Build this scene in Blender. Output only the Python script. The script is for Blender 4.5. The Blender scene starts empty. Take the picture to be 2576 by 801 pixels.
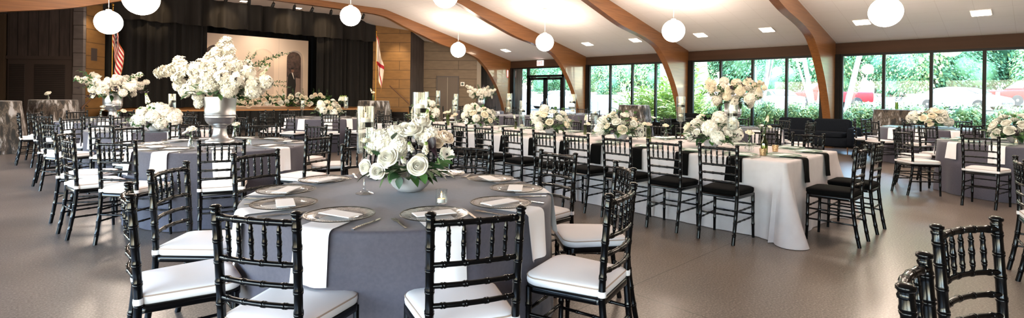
import bpy, math, random
from mathutils import Vector, Matrix, Quaternion
sin, cos, PI, R = math.sin, math.cos, math.pi, math.radians
SC = bpy.context.scene
COL = SC.collection
rnd = random.Random(7)

# ---------------------------------------------------------------- plan frames
# World: x runs towards the window wall, y along it towards the stage, z up.
# Furniture is laid out in the photographer's plan frame (X right, Y ahead).
CA, SA = 0.6916, 0.7222
HC = 1.36
F, YH, CX, RO = 1303.8, 240.83, 1288.0, 0.01302
def w(X, Y, z=0.0): return Vector((SA*X + CA*Y, -CA*X + SA*Y, z))
TURN = -math.atan2(CA, SA)                      # plan angle -> world angle
def at(px, py, z):                              # point of the photo on the level z, in the plan frame
    a, b = px-CX, py-YH
    d, e = (a*cos(RO)+b*sin(RO))/F, (-a*sin(RO)+b*cos(RO))/F
    Y = (HC-z)/e
    return d*Y, Y
def ray(px, py):
    a, b = px-CX, py-YH
    return (a*cos(RO)+b*sin(RO))/F, (-a*sin(RO)+b*cos(RO))/F

# ---------------------------------------------------------------- materials
def lin(h):
    h = h.lstrip('#'); o = []
    for i in (0, 2, 4):
        v = int(h[i:i+2], 16)/255
        o.append(v/12.92 if v <= .04045 else ((v+.055)/1.055)**2.4)
    return (*o, 1)
M = {}
def mat(name, col='#808080', rough=.5, metal=0., spec=.5, trans=0., emit=None, es=0., coat=0., sheen=0., sub=0., alpha=1.):
    m = bpy.data.materials.new(name); m.use_nodes = True
    p = m.node_tree.nodes['Principled BSDF']
    c = lin(col) if isinstance(col, str) else col
    p.inputs['Base Color'].default_value = c
    p.inputs['Roughness'].default_value = rough
    p.inputs['Metallic'].default_value = metal
    p.inputs['Specular IOR Level'].default_value = spec
    p.inputs['Transmission Weight'].default_value = trans
    p.inputs['Coat Weight'].default_value = coat
    p.inputs['Sheen Weight'].default_value = sheen
    if emit:
        p.inputs['Emission Color'].default_value = lin(emit); p.inputs['Emission Strength'].default_value = es
    M[name] = m
    return m
def N(m, t, **kw):
    n = m.node_tree.nodes.new(t)
    for k, v in kw.items():
        if k in n.inputs: n.inputs[k].default_value = v
        else: setattr(n, k, v)
    return n
def L(m, a, b): m.node_tree.links.new(a, b)
def P(m): return m.node_tree.nodes['Principled BSDF']
def coords(m, scale=(1, 1, 1), rot=(0, 0, 0), kind='Object'):
    t = N(m, 'ShaderNodeTexCoord'); mp = N(m, 'ShaderNodeMapping')
    mp.inputs['Scale'].default_value = scale; mp.inputs['Rotation'].default_value = rot
    L(m, t.outputs[kind], mp.inputs['Vector'])
    return mp.outputs['Vector']
def ramp(m, src, stops):
    r = N(m, 'ShaderNodeValToRGB'); e = r.color_ramp.elements
    while len(e) < len(stops): e.new(.5)
    for i, (p, c) in enumerate(stops):
        e[i].position = p; e[i].color = lin(c)
    L(m, src, r.inputs['Fac'])
    return r.outputs['Color']
def noisy(m, stops, scale=5., detail=4., stretch=(1, 1, 1), bump=0., rot=(0, 0, 0), dist=.0):
    v = coords(m, stretch, rot)
    n = N(m, 'ShaderNodeTexNoise'); n.inputs['Scale'].default_value = scale; n.inputs['Detail'].default_value = detail
    n.inputs['Distortion'].default_value = dist
    L(m, v, n.inputs['Vector'])
    L(m, ramp(m, n.outputs['Fac'], stops), P(m).inputs['Base Color'])
    if bump:
        b = N(m, 'ShaderNodeBump'); b.inputs['Strength'].default_value = bump; b.inputs['Distance'].default_value = .01
        L(m, n.outputs['Fac'], b.inputs['Height']); L(m, b.outputs['Normal'], P(m).inputs['Normal'])
    return m
def thin_glass(name, tint='#ffffff', gloss=.08, rough=.02, hi=.85):
    m = bpy.data.materials.new(name); m.use_nodes = True
    nt = m.node_tree; nt.nodes.remove(P(m))
    out = [n for n in nt.nodes if n.type == 'OUTPUT_MATERIAL'][0]
    t = N(m, 'ShaderNodeBsdfTransparent'); t.inputs['Color'].default_value = lin(tint)
    g = N(m, 'ShaderNodeBsdfGlossy'); g.inputs['Roughness'].default_value = rough
    lw = N(m, 'ShaderNodeLayerWeight'); lw.inputs['Blend'].default_value = .16
    mr = N(m, 'ShaderNodeMapRange')
    mr.inputs['From Min'].default_value = 0; mr.inputs['From Max'].default_value = 1
    mr.inputs['To Min'].default_value = gloss; mr.inputs['To Max'].default_value = hi
    L(m, lw.outputs['Facing'], mr.inputs['Value'])
    mx = N(m, 'ShaderNodeMixShader')
    L(m, mr.outputs['Result'], mx.inputs['Fac']); L(m, t.outputs[0], mx.inputs[1]); L(m, g.outputs[0], mx.inputs[2])
    L(m, mx.outputs[0], out.inputs['Surface'])
    M[name] = m
    return m

mat('chair_black', '#040405', .2, spec=.30)
mat('cushion_white', '#e9e4e6', .8, sheen=.2)
mat('piping_beige', '#b09a8c', .8)
mat('cushion_black', '#040404', .95, spec=.1)
noisy(mat('cloth_grey', '#4a4852', .75, sheen=.15), [(.35, '#474451'), (.65, '#4d4a57')], 60, 2, bump=.02)
noisy(mat('cloth_white', '#d9cec8', .8, sheen=.1), [(.3, '#c3babb'), (.7, '#cac2c3')], 12, 3)
mat('napkin_white', '#efecf0', .8, sheen=.2)
mat('napkin_black', '#050505', .95, spec=.1)
mat('paper', '#f2efee', .6)
mat('silver', '#bfbfc2', .33, metal=.95)
mat('bowl_silver', '#cfcfd3', .42, metal=.35)
mat('steel', '#cfcac4', .15, metal=1.)
mat('rim_dark', '#2c2925', .3, metal=.6)
mat('rim_green', '#8fae9b', .15, spec=.8)
mat('petal_white', '#eeeae1', .6, sheen=.3)
mat('petal_cream', '#f4ead6', .6, sheen=.3)
mat('petal_blush', '#f1dfcc', .6, sheen=.3)
mat('petal_dark', '#24131d', .45)
mat('petal_plum', '#4b2a5a', .6)
mat('center_black', '#0d0b0c', .7)
mat('center_green', '#b9bf7a', .7)
for n_, c_ in (('leaf_dark', '#1d3a20'), ('leaf_mid', '#355a2c'), ('leaf_light', '#7f9a45'), ('leaf_purple', '#231a22')):
    noisy(mat(n_, c_, .45), [(.3, c_), (.7, {'leaf_dark': '#264a28', 'leaf_mid': '#456d34', 'leaf_light': '#93ac58', 'leaf_purple': '#30222c'}[n_])], 25)
mat('stem_green', '#4c6b33', .5)
mat('candle_wax', '#f4ece0', .5)
mat('flame', '#ffffff', .5, emit='#ffb45a', es=14)
mat('wick_float', '#0b0b0c', .4)
mat('water', '#e7eef2', .05, spec=.5)
thin_glass('glass_clear', '#fafcfc', .03, .02)
thin_glass('glass_plate', '#faf8f4', .07, .08, .34)
thin_glass('glass_plate_green', '#e2efe6', .07, .08, .34)
thin_glass('glass_plate_band', '#efebe4', .22, .16, .60)
thin_glass('glass_plate_green_band', '#cfe2d6', .22, .16, .60)
thin_glass('glass_green', '#c6d2a2', .08, .05)
thin_glass('glass_window', '#f3f8f7', .012, .0, .35)
noisy(mat('votive_gold', '#c9a477', .3, metal=.7), [(.3, '#8d6c48'), (.7, '#e6c79c')], 90, 2, bump=.4)
mat('globe', '#ffffff', .4, emit='#ffead6', es=18.)
mat('lamp_panel', '#ffffff', .5, emit='#ffe9cc', es=9.)
mat('cord', '#e8e4df', .5)
mat('black_metal', '#0b0b0b', .4)
mat('brass', '#b98b3e', .3, metal=1.)
mat('frame_black', '#0a0a09', .5, spec=.2)
noisy(mat('fascia', '#4a3527', .65, spec=.2), [(.3, '#382619'), (.7, '#452f22')], 3, 5, (1, .15, 3))
m = mat('arch_wood', '#8c5428', .30, spec=.5, coat=.35)
noisy(m, [(.25, '#6c4527'), (.5, '#7c512d'), (.8, '#8a5d36')], 2.0, 6, (.7, 6, 14), dist=.15)
noisy(mat('sill_black', '#0e0b0a', .6, spec=.2), [(.3, '#0c0908'), (.7, '#130f0d')], 5)

# floor: speckled composition with saw-cut joints
m = mat('floor_terrazzo', '#8a7f76', .30, spec=.35)
v = coords(m)
n1 = N(m, 'ShaderNodeTexNoise'); n1.inputs['Scale'].default_value = 75; n1.inputs['Detail'].default_value = 6; n1.inputs['Roughness'].default_value = .75
n2 = N(m, 'ShaderNodeTexNoise'); n2.inputs['Scale'].default_value = .8; n2.inputs['Detail'].default_value = 3
L(m, v, n1.inputs['Vector']); L(m, v, n2.inputs['Vector'])
c1 = ramp(m, n1.outputs['Fac'], [(.36, '#4f463f'), (.47, '#6f655d'), (.56, '#81766d'), (.66, '#b0a599')])
c2 = ramp(m, n2.outputs['Fac'], [(.3, '#d9d9d9'), (.7, '#ffffff')])
mx = N(m, 'ShaderNodeMix', data_type='RGBA', blend_type='MULTIPLY'); mx.inputs[0].default_value = 1
L(m, c1, mx.inputs[6]); L(m, c2, mx.inputs[7])
sx = N(m, 'ShaderNodeSeparateXYZ'); L(m, v, sx.inputs[0])
def joint(src, off, period, wd):
    a = N(m, 'ShaderNodeMath', operation='SUBTRACT'); L(m, src, a.inputs[0]); a.inputs[1].default_value = off
    p = N(m, 'ShaderNodeMath', operation='PINGPONG'); L(m, a.outputs[0], p.inputs[0]); p.inputs[1].default_value = period/2
    c = N(m, 'ShaderNodeMath', operation='LESS_THAN'); L(m, p.outputs[0], c.inputs[0]); c.inputs[1].default_value = wd
    return c.outputs[0]
j1, j2 = joint(sx.outputs[0], 3.1, 4.6, .0035), joint(sx.outputs[1], 2.08, 4.494, .0035)
jm = N(m, 'ShaderNodeMath', operation='MAXIMUM'); L(m, j1, jm.inputs[0]); L(m, j2, jm.inputs[1])
mj = N(m, 'ShaderNodeMix', data_type='RGBA'); L(m, jm.outputs[0], mj.inputs[0]); L(m, mx.outputs[2], mj.inputs[6]); mj.inputs[7].default_value = lin('#3d352f')
L(m, mj.outputs[2], P(m).inputs['Base Color'])

# ceiling: white fibre tiles, faint seams
m = mat('ceiling_tile', '#e9e4e0', .85)
v = coords(m)
b = N(m, 'ShaderNodeTexBrick'); b.inputs['Scale'].default_value = 1; b.offset = 0
b.inputs['Brick Width'].default_value = .61; b.inputs['Row Height'].default_value = .61; b.inputs['Mortar Size'].default_value = .003
b.inputs['Color1'].default_value = lin('#f6f2f0'); b.inputs['Color2'].default_value = lin('#f8f4f2'); b.inputs['Mortar'].default_value = lin('#e2dcd8')
L(m, v, b.inputs['Vector']); L(m, b.outputs['Color'], P(m).inputs['Base Color'])

def planks(name, cols, width, mortar, vertical=True, row=99., bump=.3):
    """painted boards / coursed block: brick pattern in local x,z"""
    m = mat(name, cols[0], .6)
    t = N(m, 'ShaderNodeTexCoord'); s = N(m, 'ShaderNodeSeparateXYZ'); c = N(m, 'ShaderNodeCombineXYZ')
    L(m, t.outputs['Object'], s.inputs[0]); L(m, s.outputs[0], c.inputs[0]); L(m, s.outputs[2], c.inputs[1])
    b = N(m, 'ShaderNodeTexBrick'); b.inputs['Scale'].default_value = 1; b.offset = .0 if vertical else .5
    b.inputs['Brick Width'].default_value = width; b.inputs['Row Height'].default_value = row
    b.inputs['Mortar Size'].default_value = mortar; b.inputs['Mortar Smooth'].default_value = .2
    b.inputs['Color1'].default_value = lin(cols[0]); b.inputs['Color2'].default_value = lin(cols[1]); b.inputs['Mortar'].default_value = lin(cols[2])
    L(m, c.outputs[0], b.inputs['Vector'])
    n = N(m, 'ShaderNodeTexNoise'); n.inputs['Scale'].default_value = 3; n.inputs['Detail'].default_value = 6
    mp = N(m, 'ShaderNodeMapping'); mp.inputs['Scale'].default_value = (4, 4, .5) if vertical else (1, 1, 3)
    L(m, t.outputs['Object'], mp.inputs['Vector']); L(m, mp.outputs[0], n.inputs['Vector'])
    x = N(m, 'ShaderNodeMix', data_type='RGBA', blend_type='MULTIPLY'); x.inputs[0].default_value = .8
    L(m, b.outputs['Color'], x.inputs[6]); L(m, ramp(m, n.outputs['Fac'], [(.3, '#9a9a9a'), (.7, '#ffffff')]), x.inputs[7])
    x.inputs[0].default_value = .8 if vertical else .35
    L(m, x.outputs[2], P(m).inputs['Base Color'])
    bp = N(m, 'ShaderNodeBump'); bp.inputs['Strength'].default_value = bump; bp.inputs['Distance'].default_value = .02; bp.invert = True
    L(m, b.outputs['Fac'], bp.inputs['Height']); L(m, bp.outputs['Normal'], P(m).inputs['Normal'])
    return m
planks('plank_dark', ['#4d4340', '#5a4f4b', '#1c1817'], .31, .012)
planks('block_brown', ['#8a6537', '#90693a', '#5c4225'], 2.4, .012, False, .40)
planks('block_taupe', ['#6c5a45', '#705e49', '#463828'], 3.2, .014, False, .42)
planks('block_grey', ['#6f6765', '#6a6260', '#3a3432'], 1.6, .012, False, .41)
planks('louvre', ['#3a312e', '#3e3532', '#1d1816'], 9., .012, False, .055)
mat('door_dark', '#463c38', .55)
mat('door_taupe', '#54463a', .55)
mat('trim_taupe', '#857a6c', .6)
mat('wall_plain', '#5b4c3e', .7)
mat('wall_dim', '#3d2f20', .7)
mat('wall_light', '#8b8078', .8)
mat('curtain_black', '#0b0908', .9, sheen=.0)
mat('valance_black', '#14100d', .85, sheen=.0)
mat('backdrop_black', '#050505', .9)
mat('stage_oak', '#9a6a3a', .4)
mat('print_wall', '#e2cdb9', .6, emit='#e2cdb9', es=.0)
mat('print_shade', '#cdb8a6', .6, emit='#cdb8a6', es=.0)
mat('print_edge', '#b4a59b', .6, emit='#b4a59b', es=.0)
noisy(mat('print_dark', '#3a2c28', .6), [(.3, '#241b1a'), (.7, '#5c4640')], 9)
mat('print_ground', '#8c776d', .6, emit='#8c776d', es=.0)
mat('print_suit', '#15110f', .7)
mat('print_skin', '#7d5b4a', .7)
mat('print_shirt', '#e9e2da', .7)
mat('flag_red', '#b3172b', .7); mat('flag_white', '#efe8dc', .7); mat('flag_blue', '#1d2240', .7); mat('fringe_gold', '#d08a1c', .6)
mat('sign_white', '#efe9e4', .5, emit='#efe9e4', es=.4); mat('sign_red', '#d8453f', .5, emit='#e0443c', es=.6)
mat('plastic_white', '#e3e0dc', .4); mat('plastic_dark', '#3a4a44', .2)
noisy(mat('sofa_navy', '#0d1118', .9, spec=.15), [(.3, '#0b0f16'), (.7, '#11161e')], 30)
noisy(mat('sofa_black', '#050607', .9, spec=.15), [(.3, '#040506'), (.7, '#07090a')], 30)
mat('leg_wood', '#5a3a22', .5)
m = mat('tie_dye', '#6b6660', .7, sheen=.2)
v = coords(m, (3.0, 3.0, 1.1), (.55, .6, .3))
n1 = N(m, 'ShaderNodeTexNoise'); n1.inputs['Scale'].default_value = 3.6; n1.inputs['Detail'].default_value = 4; n1.inputs['Distortion'].default_value = .35
L(m, v, n1.inputs['Vector'])
L(m, ramp(m, n1.outputs['Fac'], [(.34, '#0d0b0a'), (.43, '#2a231e'), (.48, '#5a4f46'), (.53, '#2e2721'), (.58, '#77706b'), (.64, '#a3a0a3')]), P(m).inputs['Base Color'])
# outdoors
noisy(mat('asphalt', '#85817a', .9), [(.3, '#66625c'), (.7, '#75716b')], 8)
noisy(mat('concrete_path', '#b5ab9c', .9), [(.3, '#70685c'), (.7, '#837a6e')], 6)
mat('kerb', '#b98d80', .9)
noisy(mat('bark_pale', '#877b70', .9), [(.3, '#756a60'), (.7, '#95897d')], 6)
for n_, a, b_ in (('crown_green', '#4f7c55', '#76a070'), ('crown_deep', '#3a6649', '#588662'), ('crown_yellow', '#8ba262', '#b0bf80'), ('hedge_green', '#3c6235', '#6b8a4d')):
    mm = noisy(mat(n_, a, .6), [(.35, a), (.65, b_)], 1.6)
    P(mm).inputs['Subsurface Weight'].default_value = 0
mat('car_white', '#d2d2d4', .4); mat('car_red', '#8e1418', .5, spec=.2)
mat('car_glass', '#2a3238', .08, spec=.8); mat('tyre', '#17171a', .8); mat('hub', '#b9b9bb', .35, metal=.8); mat('car_dark', '#202124', .6)
mat('car_lamp', '#e8e8ea', .1); mat('car_tail', '#c23a30', .3)

# ---------------------------------------------------------------- mesh builder
class MB:
    def __init__(s): s.v = []; s.f = []; s.m = []; s.sm = []
    def add(s, vs, fs, mi=0, smooth=True):
        o = len(s.v); s.v += [tuple(p) for p in vs]
        for f in fs: s.f.append(tuple(i+o for i in f)); s.m.append(mi); s.sm.append(smooth)
        return s
    def box(s, x0, x1, y0, y1, z0, z1, mi=0, T=None):
        vs = [Vector((x, y, z)) for z in (z0, z1) for y in (y0, y1) for x in (x0, x1)]
        if T: vs = [T @ p for p in vs]
        return s.add(vs, [(0, 2, 3, 1), (4, 5, 7, 6), (0, 1, 5, 4), (2, 6, 7, 3), (0, 4, 6, 2), (1, 3, 7, 5)], mi, False)
    def prism(s, poly, d, mi=0, T=None, smooth=False):
        """poly: list of 3D points in a plane, d: extrusion vector"""
        d = Vector(d); n = len(poly); a = [Vector(p) for p in poly]; vs = a+[p+d for p in a]
        if T: vs = [T @ p for p in vs]
        s.add(vs, [tuple(range(n-1, -1, -1)), tuple(range(n, 2*n))], mi, False)
        o = len(s.v)-2*n
        for i in range(n):
            j = (i+1) % n; s.f.append((o+i, o+j, o+n+j, o+n+i)); s.m.append(mi); s.sm.append(smooth)
        return s
    def lathe(s, prof, n=24, c=(0, 0, 0), mi=0, close=True, fn=None):
        vs = []; fs = []; k = len(prof)
        for j, (r, z) in enumerate(prof):
            for i in range(n):
                a = 2*PI*i/n; rr = r if fn is None else fn(a, r, z)
                vs.append((c[0]+rr*cos(a), c[1]+rr*sin(a), c[2]+z))
        for j in range(k-1):
            for i in range(n):
                i2 = (i+1) % n; fs.append((j*n+i, j*n+i2, (j+1)*n+i2, (j+1)*n+i))
        if close:
            if prof[0][0] > 1e-4: fs.append(tuple(range(n-1, -1, -1)))
            if prof[-1][0] > 1e-4: fs.append(tuple((k-1)*n+i for i in range(n)))
        return s.add(vs, fs, mi)
    def tube(s, path, rad, n=8, mi=0, caps=True):
        pts = [Vector(p) for p in path]; k = len(pts)
        if not hasattr(rad, '__len__'): rad = [rad]*k
        t0 = (pts[1]-pts[0]).normalized(); up = Vector((0, 0, 1)) if abs(t0.z) < .9 else Vector((1, 0, 0))
        u = t0.cross(up).normalized(); vs = []; fs = []
        for j in range(k):
            t = (pts[min(j+1, k-1)]-pts[max(j-1, 0)]).normalized()
            u = (u-t*u.dot(t)).normalized(); q = t.cross(u)
            for i in range(n):
                a = 2*PI*i/n; vs.append(pts[j]+(u*cos(a)+q*sin(a))*rad[j])
        for j in range(k-1):
            for i in range(n):
                i2 = (i+1) % n; fs.append((j*n+i, j*n+i2, (j+1)*n+i2, (j+1)*n+i))
        if caps: fs += [tuple(range(n-1, -1, -1)), tuple((k-1)*n+i for i in range(n))]
        return s.add(vs, fs, mi)
    def grid(s, fn, nu, nv, mi=0, wrap=False, smooth=True):
        vs = [fn(i/(nu if wrap else nu-1), j/(nv-1)) for j in range(nv) for i in range(nu)]; fs = []
        for j in range(nv-1):
            for i in range(nu if wrap else nu-1):
                i2 = (i+1) % nu; fs.append((j*nu+i, j*nu+i2, (j+1)*nu+i2, (j+1)*nu+i))
        return s.add(vs, fs, mi, smooth)
    def ball(s, c, r, n=10, k=7, mi=0, sc=(1, 1, 1)):
        prof = [(max(1e-5, r*sin(PI*j/(k-1))), -r*cos(PI*j/(k-1))) for j in range(k)]
        o = len(s.v); s.lathe(prof, n, (0, 0, 0), mi, False)
        for i in range(o, len(s.v)):
            p = s.v[i]; s.v[i] = (c[0]+p[0]*sc[0], c[1]+p[1]*sc[1], c[2]+p[2]*sc[2])
        return s
    def mesh(s, name, mats):
        me = bpy.data.meshes.new(name); me.from_pydata(s.v, [], s.f)
        for x in (mats if isinstance(mats, (list, tuple)) else [mats]): me.materials.append(M[x] if isinstance(x, str) else x)
        me.polygons.foreach_set('material_index', s.m); me.polygons.foreach_set('use_smooth', s.sm)
        me.set_sharp_from_angle(angle=R(58)); me.update(); return me
    def build(s, name, mats, parent=None, loc=(0, 0, 0), rz=0., thick=0.):
        o = put(name, s.mesh(name, mats), parent, loc, rz)
        if thick:
            md = o.modifiers.new('cloth', 'SOLIDIFY'); md.thickness = thick; md.offset = 0
        return o
KIDS = {}
def put(name, me, parent=None, loc=(0, 0, 0), rz=0., quat=None, sc=1.):
    o = bpy.data.objects.new(name, me); COL.objects.link(o); o.parent = parent; o.location = loc
    if parent is not None: KIDS.setdefault(parent.name, []).append(o)
    if quat is not None: o.rotation_mode = 'QUATERNION'; o.rotation_quaternion = quat
    else: o.rotation_euler = (0, 0, rz)
    o.scale = (sc, sc, sc) if not hasattr(sc, '__len__') else sc
    return o
def tag(o, label, cat, group=None, kind=None):
    if label: o['label'] = label
    if cat: o['category'] = cat
    if group: o['group'] = group
    if kind: o['kind'] = kind
    return o
def thing(name, label, cat, loc=(0, 0, 0), rz=0., group=None):
    o = bpy.data.objects.new(name, None); COL.objects.link(o); o.empty_display_size = .1
    o.location = loc; o.rotation_euler = (0, 0, rz)
    return tag(o, label, cat, group)
def struct(o): o['kind'] = 'structure'; return o
def dup(root, loc, rz, label=None, group=None):
    r = root.copy(); COL.objects.link(r); r.location = loc; r.rotation_euler = (0, 0, rz)
    if label: r['label'] = label
    if group: r['group'] = group
    for ch in KIDS.get(root.name, []):
        c = ch.copy(); COL.objects.link(c); c.parent = r
        for g in KIDS.get(ch.name, []):
            d = g.copy(); COL.objects.link(d); d.parent = c
    return r
class Proto:
    """builds on first use, copies afterwards"""
    def __init__(s, fn): s.fn = fn; s.o = None
    def __call__(s, loc, rz, label, group=None):
        if s.o is None:
            s.o = s.fn(); s.o.location = loc; s.o.rotation_euler = (0, 0, rz); s.o['label'] = label
            if group: s.o['group'] = group
            return s.o
        return dup(s.o, loc, rz, label, group)
ORD = 'first second third fourth fifth sixth seventh eighth ninth tenth eleventh twelfth thirteenth fourteenth fifteenth'.split()

# ---------------------------------------------------------------- the room
WV, WL = 16.93, -3.1               # window wall, opposite wall (x)
ZW, ZT, SL = 3.005, 4.63, .2418    # eave height, flat of the ceiling, roof slope
VR, VL = 10.2, 3.6                 # where the slopes start
U0, BAY = 17.80, 4.494             # first arch, bay length
Y0, Y1 = -9.0, 25.0
def ceil_z(x): return min(ZT, ZW+SL*(WV-x), ZW+SL*(x-WL)+.0)

struct(MB().box(WL-.3, WV+.25, Y0-.3, Y1+.3, -.2, 0).build('floor', 'floor_terrazzo'))
cm = MB()
top = [(WV+1.3, ZW-SL*1.3), (VR, ZT), (VL, ZT), (WL-1.8, ZW-SL*1.8)]  # unseen eaves stretched past both walls to keep sun out of the openings
cm.prism([(x, Y0-.3, z) for x, z in top] + [(x, Y0-.3, z+.15) for x, z in reversed(top)], (0, Y1-Y0+.6, 0))
struct(cm.build('ceiling', 'ceiling_tile'))

# arches: glued timber, legs curving into the rafters, mirrored about the middle of the hall
inner = [(16.66, 0), (16.62, .35), (16.5, .9), (16.28, 1.4), (16.03, 1.85), (15.6, 2.42), (15.2, 2.8), (14.82, 3.04), (14.1, 3.25), (12.95, 3.47), (11.9, 3.79), (11.1, 4.05), (10.4, 4.30), (9.9, 4.385), (9.2, 4.40), (6.915, 4.42)]
def smooth_curve(pts, n=4):
    o = []
    for i in range(len(pts)-1):
        p0, p1, p2, p3 = pts[max(i-1, 0)], pts[i], pts[i+1], pts[min(i+2, len(pts)-1)]
        for k in range(n):
            t = k/n
            o.append(tuple(.5*(2*b+(c-a)*t+(2*a-5*b+4*c-d)*t*t+(3*b-a-3*c+d)*t**3) for a, b, c, d in zip(p0, p1, p2, p3)))
    return o+[pts[-1]]
half = smooth_curve(inner, 4)
prof = half + [(2*6.915-x, z) for x, z in reversed(half[:-1])]
def arch(k):
    u = U0-k*BAY; m = MB(); n = len(prof)
    vs = []; T = .2
    for (x, z) in prof:
        xo = x; zo = ceil_z(x)-.004
        # outer edge: along the walls for the legs, along the roof for the rafters
        d = abs(x-6.915); e_ = WV-.005-6.915; sg = 1 if x > 6.915 else -1
        if d > 8.285: zo = z*(ZW-.01)/2.8; d = e_                   # the leg: straight outer edge on the wall
        elif d > 6.0: d += (e_-8.285)*((d-6.0)/2.285)**1.5; zo = None
        xo = 6.915+sg*d
        if zo is None: zo = ceil_z(xo)-.004
        vs += [(x, u, z), (xo, u, zo), (xo, u+T, zo), (x, u+T, z)]
    fs = []
    for j in range(n-1):
        a, b = 4*j, 4*j+4
        for q in range(4):
            q2 = (q+1) % 4; fs.append((a+q, b+q, b+q2, a+q2))
    fs += [(0, 1, 2, 3), (4*n-1, 4*n-2, 4*n-3, 4*n-4)]
    m.add(vs, fs, 0, False)
    return m.build('laminated_arch', 'arch_wood')
AL = ['brown timber arch nearest the stage, beside the double glass doors',
      'brown timber arch between the glass doors and the garden windows',
      'brown timber arch between the garden windows and the urn by the glass',
      'brown timber arch rising behind the navy sofa']
for k in range(4):
    tag(arch(k), AL[k], 'arch', 'timber arches across the hall')

# window wall: fascia, sill, one glazed bay between each pair of arches
WT = .10
struct(MB().box(WV, WV+.18, Y0, Y1, 2.66, ZW-.03).build('wall_right', 'fascia'))
struct(MB().box(WV, WV+.18, Y0, Y1, 0, .42).build('baseboard_right', 'sill_black'))
struct(MB().box(WV, WV+.18, Y0, -.5, .42, 2.66).build('wall_right_end', 'fascia'))
for k in range(4):
    u = U0-k*BAY
    struct(MB().box(WV-.03, WV+.16, u-.12, u+.34, .42, 2.66).build('trim_%d' % (k+1), 'sill_black'))
def window(n, ua, ub, mull, door=None):
    """glazed bay between y = ua and ub with mullions at the given y"""
    f = MB(); fr = .06
    f.box(WV+.01, WV+.11, ua, ub, 2.60, 2.67); f.box(WV+.01, WV+.11, ua, ub, .40, .46)
    for y in [ua+.03]+mull+[ub-.03]: f.box(WV+.01, WV+.11, y-.035, y+.035, .46, 2.60)
    o = struct(f.build('window_%d' % n, 'frame_black'))
    ys = [ua+.03]+mull+[ub-.03]
    for a, b in zip(ys[:-1], ys[1:]):
        if door and door[0]-.1 < (a+b)/2 < door[1]+.1: continue
        MB().box(WV+.055, WV+.063, a+.03, b-.03, .45, 2.61).build('pane', 'glass_window', o)
    return o
window(1, -.5, 4.2, [0.14, 1.16, 2.17, 3.18])
window(2, 4.66, 8.70, [5.63, 6.64, 7.68])
window(3, 9.15, 13.19, [10.11, 11.11, 12.12])
# entrance bay: narrow light, double glass doors under a transom, narrow light
f = MB()
for y in (13.65+.03, 14.55, 16.66, 17.66): f.box(WV+.01, WV+.11, y-.06, y+.06, 0, 2.60)
f.box(WV+.01, WV+.11, 13.6, 17.7, 2.60, 2.67); f.box(WV+.01, WV+.11, 14.5, 16.7, 2.20, 2.30)
for a, b in ((13.7, 14.5), (16.7, 17.62)): f.box(WV+.01, WV+.11, a, b, .0, .10)
o = struct(f.build('window_4', 'frame_black'))
MB().box(WV+.055, WV+.063, 13.74, 14.5, .09, 2.61).build('pane', 'glass_window', o)
MB().box(WV+.055, WV+.063, 16.71, 17.6, .09, 2.61).build('pane', 'glass_window', o)
MB().box(WV+.055, WV+.063, 14.6, 16.61, 2.29, 2.61).build('pane', 'glass_window', o)
for n, (a, b) in enumerate(((14.62, 15.57), (15.61, 16.6))):
    d = MB()
    d.box(WV+.02, WV+.09, a, a+.09, .01, 2.19); d.box(WV+.02, WV+.09, b-.09, b, .01, 2.19)
    d.box(WV+.02, WV+.09, a, b, 2.08, 2.19); d.box(WV+.02, WV+.09, a, b, .01, .22)
    o = struct(d.build('door_%d' % (n+1), 'frame_black'))
    MB().box(WV+.05, WV+.058, a+.08, b-.08, .2, 2.1).build('pane', 'glass_window', o)
    y = b-.14 if n == 0 else a+.14
    MB().tube([(WV+.02, y, .85), (WV-.05, y, .87), (WV-.05, y, 1.25), (WV+.02, y, 1.27)], .012).build('door_handle', 'steel', o)
    c = MB().box(WV-.03, WV+.03, (a+b)/2-.12, (a+b)/2+.16, 2.10, 2.165); c.tube([(WV, (a+b)/2, 2.17), (WV-.16, (a+b)/2+.12, 2.18), (WV-.02, (a+b)/2+.34, 2.18)], .012, 6)
    c.build('door_closer', 'black_metal', o)
# exit sign on the fascia over the doors
es = thing('exit_sign', 'white exit sign with red letters above the double glass doors', 'sign', (WV-.005, 15.85, 2.83))
MB().box(-.05, 0, -.19, .19, -.12, .12).build('sign_box', 'sign_white', es)
lm = MB()
def stroke(y0, z0, y1, z1, t=.022):
    d = Vector((0, y1-y0, z1-z0)); n_ = Vector((0, -d.z, d.y)).normalized()*t/2; a_, b_ = Vector((-.051, y0, z0)), Vector((-.051, y1, z1))
    lm.prism([a_-n_, b_-n_, b_+n_, a_+n_], (-.004, 0, 0))
for y, g in ((.125, 'E'), (.04, 'X'), (-.03, 'I'), (-.105, 'T')):        # seen from the hall, +y is on the left
    h_, w_ = .075, .03
    if g == 'E': stroke(y+w_, -h_, y+w_, h_); [stroke(y+w_, q, y-w_, q) for q in (-h_+.011, 0, h_-.011)]
    if g == 'X': stroke(y+w_, -h_, y-w_, h_); stroke(y+w_, h_, y-w_, -h_)
    if g == 'I': stroke(y, -h_, y, h_)
    if g == 'T': stroke(y, -h_, y, h_-.01); stroke(y+w_+.006, h_-.011, y-w_-.006, h_-.011)
lm.build('lettering', 'sign_red', es)
# slim white pennant-shaped plaque on the first arch
pl = thing('wall_plaque', 'slim white tapering plaque with red edge on the timber arch by the doors', 'plaque', (16.72, U0-.003, 2.2))
MB().prism([(-.035, 0, .36), (.05, 0, .36), (.045, 0, .03), (.01, 0, 0), (-.02, 0, .03)], (0, -.012, 0)).build('plaque_edge', 'sign_red', pl)
MB().prism([(-.022, -.012, .35), (.037, -.012, .35), (.032, -.012, .05), (-.008, -.012, .05)], (0, -.006, 0)).build('plaque_face', 'sign_white', pl)

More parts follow.
